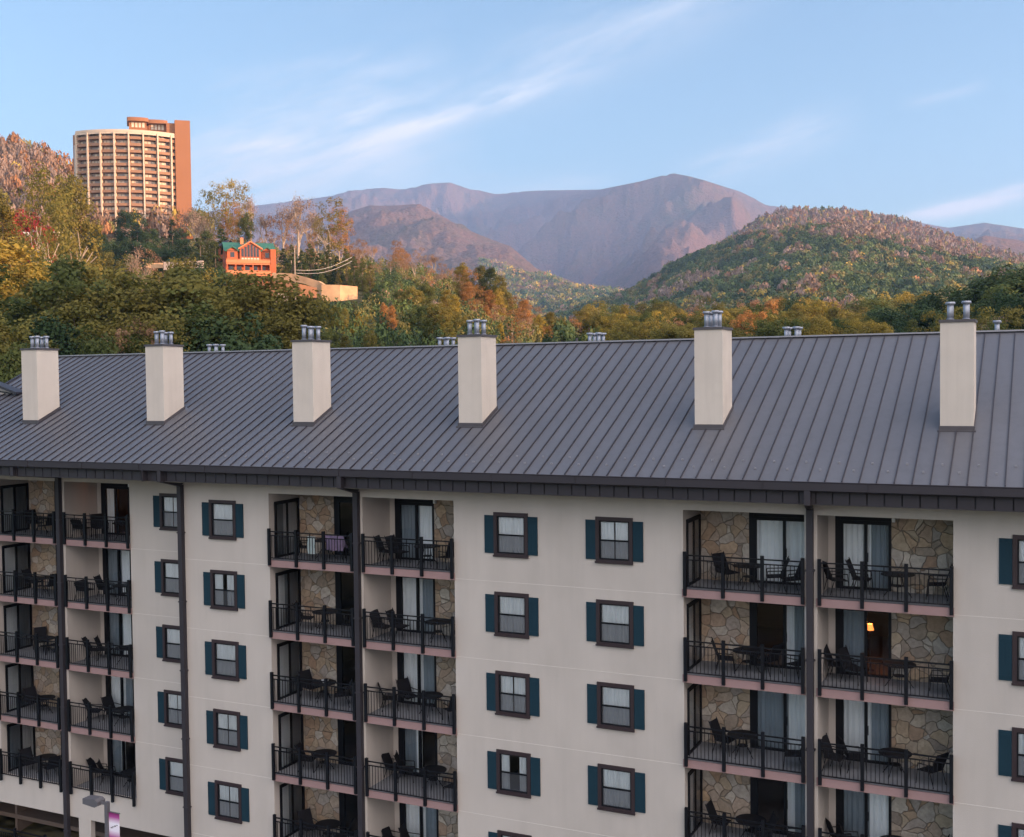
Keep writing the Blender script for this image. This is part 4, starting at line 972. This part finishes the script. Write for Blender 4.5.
for (a,b),l in G.items():
    l.sort(key=lambda q_:q_[0])
    for i,q_ in enumerate(l):
        if len(l)==1: lab='%s %s'%(a,b)
        elif len(l)==2: lab='%s %s, %s of two alike'%(a,b,'left' if i==0 else 'right')
        else: lab='%s %s, %s from left of its kind'%(a,b,ordw[min(i,9)])
        w=lab.split()
        if len(w)>16: lab=lab.replace(' from left of its kind',' from left').replace(' of two alike',' one').replace(' of the view','')
        if len(lab.split())>16: lab=lab.replace('from the left','').replace('edge, left of the','edge before the')
        if len(lab.split())>16: lab=' '.join(lab.replace(' the ',' ').split()[:16])
        tag(q_[5],lab,'tree','trees on the slopes behind the hotel')

# ------------------------------------------------------------------ far woods (uncountable): tufts
def woods(name,N_,sampler,palette,size,nq,seed,leaf=.34,label=None,keep=None):
    r=np.random.default_rng(seed); x,y=sampler(N_,r); z=ground(x,y)
    if keep is not None: kk=keep(x,y); x,y,z=x[kk],y[kk],z[kk]
    n=len(x)
    tv=[]
    for k in range(10):
        u=rand_unit(nq,r); u[:,2]=np.abs(u[:,2])*1.15-.25; P=u*(.75+.3*r.random((nq,1))); P[:,2]+=1.05
        Vv,Ff=leaves(P,leaf,r,u*1.2); tv.append(Vv)
    tv=np.array(tv); idx=r.integers(0,10,n); s=size*(.55+.9*r.random(n)**1.5); cols,tall=palette(x,y,z,r)
    cols=cols*1.5; V=tv[idx]*s[:,None,None]; V[:,:,2]*=tall[:,None]; V[:,:,:2]/=np.sqrt(tall)[:,None,None]
    ang=r.random(n)*6.28; c,sn=np.cos(ang),np.sin(ang); vx=V[:,:,0]*c[:,None]-V[:,:,1]*sn[:,None]; vy=V[:,:,0]*sn[:,None]+V[:,:,1]*c[:,None]
    V=np.stack([vx+x[:,None],vy+y[:,None],V[:,:,2]+z[:,None]-.3*s[:,None]],-1)
    jit=1+.25*(r.random((n,nq))-.5); C=(cols[:,None,:]*jit[:,:,None]); C=np.repeat(C,4,axis=1).reshape(-1,3)
    V=V.reshape(-1,3); F=np.arange(len(V)).reshape(-1,4)
    o=npmesh(name,V,F,'far_forest_leaf',colors=np.clip(C,0.004,1)); tag(o,label,'woods',kind='stuff'); return o
def polar(h0,h1,d0,d1):
    def f(n,r):
        h=r.uniform(h0,h1,n); d=np.sqrt(r.uniform(d0*d0,d1*d1,n)); return CAM[0]+np.sin(h)*d,CAM[1]+np.cos(h)*d
    return f
GRN=np.array([.055,.078,.026]);DK=np.array([.030,.050,.022]);OLV=np.array([.11,.10,.035]);YEL=np.array([.26,.19,.04]);ORG=np.array([.19,.095,.045]);RUS=np.array([.16,.105,.075]);TWG=np.array([.16,.12,.10])
PALS=np.array([DK,GRN,OLV,YEL,ORG,RUS,TWG])
def pick(p,r,n,x=None,y=None):
    p=p[:,[1,0,2,3,4,5,6]]                       # darkest first, so that neighbouring species blend
    if x is None: u=r.random(n)
    else:
        u=.55*(fbm(x/34.,y/34.,3)-.5)*2.6+.5+(r.random(n)-.5)*.62; k=np.argsort(np.argsort(u)); u=(k+.5)/n
    i=(u[:,None]>np.cumsum(p,1)[:,:-1]).sum(1); return PALS[i],i
def pal_hill(x,y,z,r):
    n=len(x); f=fbm(x/120,y/120,3); alt=np.clip((z-np.interp(np.arctan2(x-CAM[0],y-CAM[1]),[headpx(700),headpx(1024)],[165,85]))/45+(f-.5)*1.3,0,1)[:,None]
    lo=np.array([.44,.24,.24,.025,.01,.015,.03]); hi=np.array([.12,.05,.28,.05,.12,.22,.16]); c,i=pick(lo*(1-alt)+hi*alt,r,n,x,y)
    return c*(.75+.5*r.random((n,1))),np.where(i>=5,1.35,1.0)+.25*r.random(n)
def pal_rose(x,y,z,r):
    n=len(x); p=np.tile(np.array([.04,.03,.14,.07,.20,.30,.22]),(n,1)); c,i=pick(p,r,n,x,y); return c*(.75+.5*r.random((n,1))),1.5+.5*r.random(n)
def pal_mix(x,y,z,r):
    n=len(x); f=fbm(x/45,y/45,3)[:,None]; a=np.clip((f-.35)*3,0,1)
    p=np.array([.42,.20,.28,.02,.02,.03,.03])*(1-a)+np.array([.20,.08,.38,.08,.10,.10,.06])*a; c,i=pick(p,r,n,x,y); return c*(.75+.5*r.random((n,1))),1.1+.4*r.random(n)
woods('hill_woods',17000,polar(headpx(520),headpx(1120),560,1560),pal_hill,4.0,58,1,leaf=.21,label='autumn woods covering the rounded hill on the right, green below and russet on top')
woods('ridge_woods',9000,polar(headpx(690),headpx(1120),1750,2700),pal_rose,4.2,22,7,label='thin rosy bare woods on the long ridge behind the rounded hill at right')
woods('crest_woods',5200,polar(headpx(-120),headpx(330),500,930),pal_rose,3.0,80,2,leaf=.2,label='rosy bare woods on the slope behind the tower at the far left')
def clear(x,y):
    d=np.hypot(x-CAM[0],y-CAM[1]); h=np.arctan2(x-CAM[0],y-CAM[1])
    bad=((h>headpx(205))&(h<headpx(376))&(d>215)&(d<285))|((h>headpx(215))&(h<headpx(282))&(d>200)&(d<290))|((h>headpx(140))&(h<headpx(215))&(d>270)&(d<305))|((h>headpx(-20))&(h<headpx(85))&(d>405)&(d<452))
    return ~bad
woods('slope_woods',5500,polar(headpx(-100),headpx(640),150,480),pal_mix,1.4,80,3,leaf=.13,keep=clear,label='undergrowth and shrubs filling the near slope around the cabin and tower foot')
woods('valley_woods',5000,polar(headpx(560),headpx(1120),150,600),pal_mix,1.9,70,4,leaf=.16,label='green and gold undergrowth on the valley floor behind the hotel')
def pal_far(x,y,z,r):
    n=len(x); p=np.tile(np.array([.34,.14,.34,.10,.03,.03,.02]),(n,1)); c,i=pick(p,r,n,x,y); return c*(1.25+.4*r.random((n,1))),1.0+.2*r.random(n)
woods('distant_woods',9000,polar(headpx(480),headpx(760),1700,3300),pal_far,6.0,14,6,label='distant green woods on the valley floor below the high mountain')

# ------------------------------------------------------------------ round tower
MA['tower_brown']=mat('tower_brown',(.26,.145,.09),.9,var=.1,vscale=.2)
MA['tower_fin']=mat('tower_fin',(.52,.42,.33),.9)
MA['tower_core']=mat('tower_core',(.27,.12,.06),.9,var=.08,vscale=.15)
MA['tower_glass']=mat('tower_glass',(.22,.19,.17),.35,spec=.6)
MA['tower_curt']=mat('tower_curtain',(.60,.52,.42),.7)
MA['tower_white']=mat('tower_white',(.42,.40,.40),.9)
TD=520.; tp=at(138,232,TD); TH=headpx(138); tw=empty('round_tower',(tp[0],tp[1],0)); tag(tw,'tall round-fronted brown hotel tower with stacked balconies, on the hill at left','tower')
# local frame: x right, y away from the viewer, turned to face the camera
tw.rotation_euler=(0,0,-TH)
dpx=TD/FOC*math.cos(TH+YAW)   # metres per pixel at the tower, roughly
mpp=TD/FOC*math.cos(TH+YAW)**2*1.0; mppv=TD/FOC*math.cos(TH+YAW)
Z0=float(ground(tp[0],tp[1]))-12; Zt=at(138,132,TD)[2]; RA=87*mpp; cy=RA
FLH=6.6*mppv; nfl=17; thetas=[R(-43+9.57*i) for i in range(8)]
def tpnt(a,rad): return (rad*math.sin(a),cy-rad*math.cos(a))
def cwall(mb,a0,a1,r,z0,z1,n=3):
    for i in range(n):
        p=tpnt(a0+(a1-a0)*i/n,r);q=tpnt(a0+(a1-a0)*(i+1)/n,r); mb.quad((p[0],p[1],z0),(q[0],q[1],z0),(q[0],q[1],z1),(p[0],p[1],z1))
def cring(mb,a0,a1,ri,ro,z,n=3,up=True):
    for i in range(n):
        b0=a0+(a1-a0)*i/n;b1=a0+(a1-a0)*(i+1)/n; A=tpnt(b0,ro);B=tpnt(b1,ro);C_=tpnt(b1,ri);D=tpnt(b0,ri)
        mb.quad((A[0],A[1],z),(B[0],B[1],z),(C_[0],C_[1],z),(D[0],D[1],z))
aE=thetas[-1]
mb=MB(); cwall(mb,R(-50),R(34),RA-1.9,Z0,Zt,24); 
pb=tpnt(R(-50),RA-1.9); pe=tpnt(R(34),RA-1.9)
mb.quad((pb[0],pb[1],Z0),(pb[0],pb[1],Zt),(pb[0]+6,pb[1]+16,Zt),(pb[0]+6,pb[1]+16,Z0)); mb.quad((pe[0],pe[1],Z0),(pe[0],pe[1]+14,Z0),(pe[0],pe[1]+14,Zt),(pe[0],pe[1],Zt)); mb.quad((pb[0]+6,pb[1]+16,Z0),(pe[0],pe[1]+14,Z0),(pe[0],pe[1]+14,Zt),(pb[0]+6,pb[1]+16,Zt))
mb.build('core_wall','tower_brown',tw)
mb=MB(); cring(mb,R(-43.3),R(33),0.5,RA+.3,Zt-.05,24); cwall(mb,R(-43.3),R(33),RA+.25,Zt-1.0,Zt+.9,22); cwall(mb,R(-43.3),R(33),RA+.05,Zt-1.0,Zt+.9,22); cring(mb,R(-43.3),R(33),RA+.05,RA+.25,Zt+.9,22); mb.build('roof_edge','tower_fin',tw)
for a in thetas+[R(31.5)]:
    mb=MB(); w=.29/RA
    for s_ in (-w,w):
        p=tpnt(a+s_,RA-1.9);q=tpnt(a+s_,RA+.55); mb.quad((p[0],p[1],Z0),(q[0],q[1],Z0),(q[0],q[1],Zt-.2),(p[0],p[1],Zt-.2))
    p=tpnt(a-w,RA+.55);q=tpnt(a+w,RA+.55); mb.quad((p[0],p[1],Z0),(q[0],q[1],Z0),(q[0],q[1],Zt-.2),(p[0],p[1],Zt-.2)); mb.build('fin','tower_fin',tw)
bays=list(zip(thetas[:-1],thetas[1:]))+[(thetas[-1],R(31.5))]
rt_=random.Random(3)
for bi_,(a0,a1) in enumerate(bays):
    g=.45/RA
    rest=[MB(),MB(),MB()] if bi_==0 else rest
    for f in range(nfl):
        z=Zt-(f+1)*FLH
        if z<Z0: break
        par,win,cur=(MB(),MB(),MB()) if f<12 else rest
        cwall(par,a0+g,a1-g,RA,z-.25,z+.95,3); cwall(par,a1-g,a0+g,RA-.12,z-.25,z+.95,3); cring(par,a0+g,a1-g,RA-.12,RA,z+.95); cring(par,a0+g,a1-g,RA-1.9,RA,z-.25); cring(par,a0+g,a1-g,RA-1.9,RA,z-.05)
        m0=a0+(a1-a0)*.12; m1=a0+(a1-a0)*.88; cwall(win,m0,m1,RA-1.84,z,z+2.35,3)
        for k in range(3):
            if rt_.random()<.62: b0=m0+(m1-m0)*k/3; cwall(cur,b0,b0+(m1-m0)*.27,RA-1.80,z+.1,z+2.25,1)
        if f<12:
            po=par.build('balcony','tower_brown',tw); win.build('window','tower_glass',po)
            if cur.v: cur.build('curtain','tower_curt',po)
for mb_,nm_,m_ in zip(rest,('balcony','window','curtain'),('tower_brown','tower_glass','tower_curt')): mb_.build(nm_,m_,tw)['kind']='stuff'
# side slab, rooftop plant, left flank
def pxm(px): return math.tan(math.atan((px-512)/FOC)-math.atan((138-512)/FOC))*(TD+10)
x0,x1=pxm(176.5),pxm(191.5); zs=at(184,122.5,TD+8)[2]; y0=cy-RA*math.cos(R(30))-1.5
MB().box(x0,x1,y0,y0+22,Z0,zs).build('stair_slab','tower_core',tw)
MB().box(x0-3.5,x0-.02,y0+1.5,y0+20,Zt-4,zs-1.2).build('stair_slab','tower_core',tw)
zp=at(150,121.5,TD+12)[2]+.3
for a,b,zz,yy in ((131.5,149,zp,8),(151,168,zp-.3,9.5)):
    x0_,x1_=pxm(a),pxm(b); pm=MB().box(x0_,x1_,yy,yy+10,Zt-.1,zz-1.6)
    n=7; pm.prism([(x0_-.8+(x1_-x0_+1.6)*(.5-.5*math.cos(math.pi*i/n)),yy-.9-1.3*math.sin(math.pi*i/n)) for i in range(n+1)]+[(x1_+.8,yy+10.5),(x0_-.8,yy+10.5)],zz-1.59,zz,'z'); po=pm.build('rooftop_plant','tower_core',tw)
    lv=MB(); 
    for i in range(4): xx=x0_+(x1_-x0_)*(.15+.2*i); lv.box(xx,xx+1.0,yy-.04,yy-.01,zz-4,zz-1.8)
    lv.build('louvre','tower_curt',po)
MB().box(pxm(147),pxm(153),9.8,16,Zt-.1,zp-2.8).build('rooftop_plant','tower_core',tw)
for px_ in (107,109.5,112,114.5): MB().tube((pxm(px_),14,Zt),(pxm(px_),14,Zt+3.2),.12,k=5).build('antenna','steel',tw)
xl=pxm(76); p=tpnt(R(-45),RA); MB().box(xl,p[0]+.6,p[1]+1.5,p[1]+17,Z0,at(80,140,TD)[2]).build('side_wall','tower_white',tw)

# ------------------------------------------------------------------ orange cabin with green roof
MA['cabin_wood']=mat('cabin_wood',(.42,.10,.038),.75,var=.2,vscale=1.5,stretch=(1,1,6))
MA['cabin_trim']=mat('cabin_trim',(.56,.20,.09),.7,var=.1)
MA['green_roof']=mat('green_roof',(.03,.125,.095),.6,var=.1)
MA['dark_glass']=mat('dark_glass',(.02,.025,.035),.15,spec=.6)
CDD=262.; cp=at(251,277,CDD); ch_=headpx(251); cb=empty('cabin',(cp[0],cp[1],cp[2])); cb.rotation_euler=(0,0,-ch_+R(6)); tag(cb,'orange timber cabin with green gabled roof and stacked decks on the hillside','cabin')
mp2=CDD/FOC; Wd=46*mp2; hw=Wd/2; H1=2.55
cgz=float(ground(cp[0],cp[1]))-cp[2]
MB().box(-hw,hw,1.8,9.5,-6.5,7.2-1.15).build('wall','cabin_wood',cb)
MB().box(hw-.9,hw+.3,0,9.4,-6.0,6.3).build('stair_wall','cabin_wood',cb)
rf=MB(); ez=5.95; rz_=8.3
rf.quad((-hw-.4,1.2,ez),(hw+.5,1.2,ez),(hw+.5,5.6,rz_),(-hw-.4,5.6,rz_)).quad((-hw-.4,5.6,rz_),(hw+.5,5.6,rz_),(hw+.5,10.1,ez),(-hw-.4,10.1,ez)); rf.quad((-hw-.4,1.2,ez-.18),(hw+.5,1.2,ez-.18),(hw+.5,1.2,ez),(-hw-.4,1.2,ez))
ro=rf.build('roof','green_roof',cb)
MB().prism([(1.2,ez-.05),(5.6,rz_-.1),(10.,ez-.05)],-hw+.0,-hw+.05,'x').prism([(1.2,ez-.05),(5.6,rz_-.1),(10.,ez-.05)],hw-.05,hw,'x').build('gable_end','cabin_wood',cb)
MB().box(-1.75,-1.05,4.6,5.6,rz_-.8,rz_+1.0).build('chimney','cabin_trim',ro)
def gable(xc,w,zb_,zp_,yf,yb,glass):
    MB().prism([(xc-w,zb_),(xc+w,zb_),(xc+w,zp_-w*.62),(xc,zp_),(xc-w,zp_-w*.62)],yf,yb).build('gable','cabin_wood',cb)
    r_=MB(); 
    for s_ in (-1,1): r_.quad((xc,yf-.35,zp_+.12),(xc+s_*(w+.35),yf-.35,zp_-(w+.35)*.62+.12),(xc+s_*(w+.35),yb,zp_-(w+.35)*.62+.12),(xc,yb,zp_+.12)); r_.quad((xc,yf-.35,zp_+.12),(xc+s_*(w+.35),yf-.35,zp_-(w+.35)*.62+.12),(xc+s_*(w+.35),yf-.35,zp_-(w+.35)*.62-.2),(xc,yf-.35,zp_-.2))
    r_.build('gable_roof','cabin_trim' if glass else 'green_roof',cb)
    if glass:
        k=6
        for i in range(k):
            xa=xc-w+.35+(2*w-.7)*i/k; xb=xa+(2*w-.7)/k-.16; zt_=zp_-.35-max(abs(xa-xc),abs(xb-xc))*.62
            MB().box(xa,xb,yf-.03,yf-.004,zb_+1.5,zt_-.05).build('window','dark_glass',cb); MB().box(xa,xb,yf-.03,yf-.004,zb_+.1,zb_+1.25).build('window','tower_curt',cb)
    else: MB().box(xc-.45,xc+.45,yf-.03,yf-.004,zb_+.5,zb_+1.6).build('window','dark_glass',cb)
gable(.1,2.35,3.1,8.05,.9,5.4,True); gable(-hw+1.45,1.15,4.0,6.9,1.2,4.6,False); gable(hw-1.5,1.15,4.0,6.9,1.2,4.6,False)
for lv_,zf in enumerate((3.0,.45,-2.0)):
    dk=MB().box(-hw,hw-.92,-.6 if lv_ else .1,1.78,zf-.22,zf); d_=dk.build('deck','cabin_trim',cb); yy=-.6 if lv_ else .1
    rl=MB().box(-hw,hw-.92,yy,yy+.08,zf+.85,zf+.98); x=-hw
    if lv_==0 or True: rl.box(-hw,hw-.92,yy+.02,yy+.06,zf+.1,zf+.80)
    rl.build('deck_railing','cabin_trim',cb)
    for i in range(6): x=-hw+.1+(2*hw-1.2)*i/5; MB().box(x-.12,x+.12,yy+.01,yy+.2,zf+.99,zf+2.3).build('post','cabin_wood',cb) if lv_ else None
    if lv_:
        for i in range(6): x=-hw+.7+i*1.75; MB().box(x,x+1.05,1.77,1.795,zf+.2,zf+2.1).build('window','dark_glass',cb)
# ------------------------------------------------------------------ retaining walls, road cut, pole, far walls, cars
MA['earth']=mat('earth_wall',(.42,.27,.16),.95,var=.45,var2=.35,v2scale=.15,vscale=.5,bump=.5,bscale=3)
MA['earth2']=mat('earth_bank',(.34,.16,.085),.95,var=.25,vscale=.4)
MA['conc_pink']=mat('concrete_pale',(.38,.31,.27),.9,var=.15,vscale=.4)
def wallpath(name,pts,th,m,label,cat='wall'):
    """pts: (px, py_top, py_bottom, dist)"""
    mb=MB(); P=[(at(px,a,d),at(px,b,d)) for px,a,b,d in pts]
    for (t0,b0),(t1,b1) in zip(P,P[1:]):
        d=np.array([t1[0]-t0[0],t1[1]-t0[1],0.]); d/=np.linalg.norm(d); n=np.array([-d[1],d[0],0]); 
        if n@(t0-CAM)<0: n=-n
        n=n*th
        mb.quad(b0,b1,t1,t0).quad(t0,t1,t1+n,t0+n).quad(b0+n,t0+n,t1+n,b1+n)
    (t0,b0),(t1,b1)=P[0],P[-1]
    mb.quad(b0,t0,t0+n,b0+n); mb.quad(b1,b1+n,t1+n,t1)
    o=mb.build(name,m); tag(o,label,cat); return o
wallpath('retaining_wall',[(272,272.5,281,258),(292,273.5,281,257),(305,277,284,256),(318,281,289,255),(326,286,292,254)],1.2,'earth','long pale retaining wall sloping down right of the orange cabin')
wallpath('earth_bank',[(268,281,300,252),(285,282,296,251),(300,284,297,250),(318,288,298,250)],4,'earth2','brown cut bank of bare earth below the sloping retaining wall','bank')
wallpath('retaining_wall',[(321.5,284.5,302,240),(340,285,301,240),(357.5,286.5,299,243)],1.5,'earth','tall blocky orange-lit retaining wall right of the brown earth bank')
wallpath('retaining_wall',[(276,293.5,302,236),(296.5,293.5,300,236)],1.5,'conc_pink','short pale concrete wall below the brown earth bank')
wallpath('retaining_wall',[(146,263,268,300),(163,263,268,300)],.8,'earth','pale tan wall section between the trees left of the cabin, nearest the tower')
wallpath('retaining_wall',[(163.5,262,270,298),(182,261.5,269,297),(203,260.5,268,296)],.8,'conc_pink','grey-pink concrete wall between the trees left of the cabin')
# utility pole and wires
up=at(294.5,248,262); ug=float(ground(up[0],up[1])); pe_=empty('utility_pole',(up[0],up[1],ug)); tag(pe_,'slim pale utility pole standing behind the sloping retaining wall','pole')
MB().tube((0,0,0),(0,0,up[2]-ug),.16,.11,k=7).build('pole','pale_bark',pe_); MB().box(-.9,.9,-.05,.05,up[2]-ug-1.2,up[2]-ug-1.05).build('crossarm','pale_bark',pe_)
w0=at(294.5,268,262)
for k,(a,b) in enumerate((((296,270),(352,257)),((296,273),(352,261)))):
    A=at(*a,262);B=at(*b,275); mb=MB(); pts=[A*(1-t)+B*t-np.array([0,0,1.2*math.sin(math.pi*t)]) for t in np.linspace(0,1,9)]
    for p,q_ in zip(pts,pts[1:]): mb.tube(p,q_,.045,k=4,caps=False)
    o=mb.build('power_line','tower_white'); tag(o,'%s of two pale wires running right from the slim utility pole'%('upper' if k==0 else 'lower'),'wire')
# car park wall and parked cars by the tower foot, far left
MA['car_blue']=mat('car_blue',(.16,.24,.40),.3); MA['car_white']=mat('car_white',(.7,.7,.72),.3); MA['tyre']=mat('tyre',(.02,.02,.02),.8)
for k,(px,py,m_,lb) in enumerate(((22,231,'car_white','white parked car farthest left below the bare hillside'),(36,230,'car_blue','blue parked car beside the white one left of the round tower'),(57,231,'car_white','white parked car nearest the round tower'))):
    p=at(px,py,440); c=empty('parked_car',(p[0],p[1],p[2]-1.4)); c.rotation_euler=(0,0,-headpx(px)+.2*k); tag(c,lb,'car')
    b=MB().prism([(-2.2,.35),(2.2,.35),(2.25,.85),(1.35,1.0),(.8,1.45),(-1.2,1.48),(-1.9,1.02),(-2.25,.95)],-.88,.88); b.build('body',m_,c)
    MB().prism([(-1.55,1.02),(1.05,1.02),(.72,1.38),(-1.12,1.40)],-.89,.89).build('window','dark_glass',c)
    for x in (-1.35,1.35):
        for y in (-.78,.78): MB().tube((x,y-.12,.33),(x,y+.12,.33),.33,k=12).build('wheel','tyre',c)
wallpath('car_park_wall',[(5,233.5,238,438),(75,233.5,238,438)],1.,'conc_pink','low grey wall under the parked cars left of the round tower')
# small dark-red house roof among trees above the cabin
hp_=at(230,239,330); hs_=empty('hillside_house',(hp_[0],hp_[1],hp_[2]-4)); tag(hs_,'small brown house with peaked roof among the trees above the orange cabin','house'); hs_.rotation_euler=(0,0,-headpx(229)+.5); hs_.scale=(.7,.7,.7)
MB().box(-2.6,2.6,0,5,-3,3).build('wall','cabin_wood',hs_); r_=MB().prism([(-3.,2.9),(0,5.2),(3.,2.9),(3.,3.1),(0,5.45),(-3.,3.1)],-.4,5.4).build('roof','brown',hs_); MB().box(-.6,.6,-.03,-.004,.8,2.2).build('window','dark_glass',hs_)
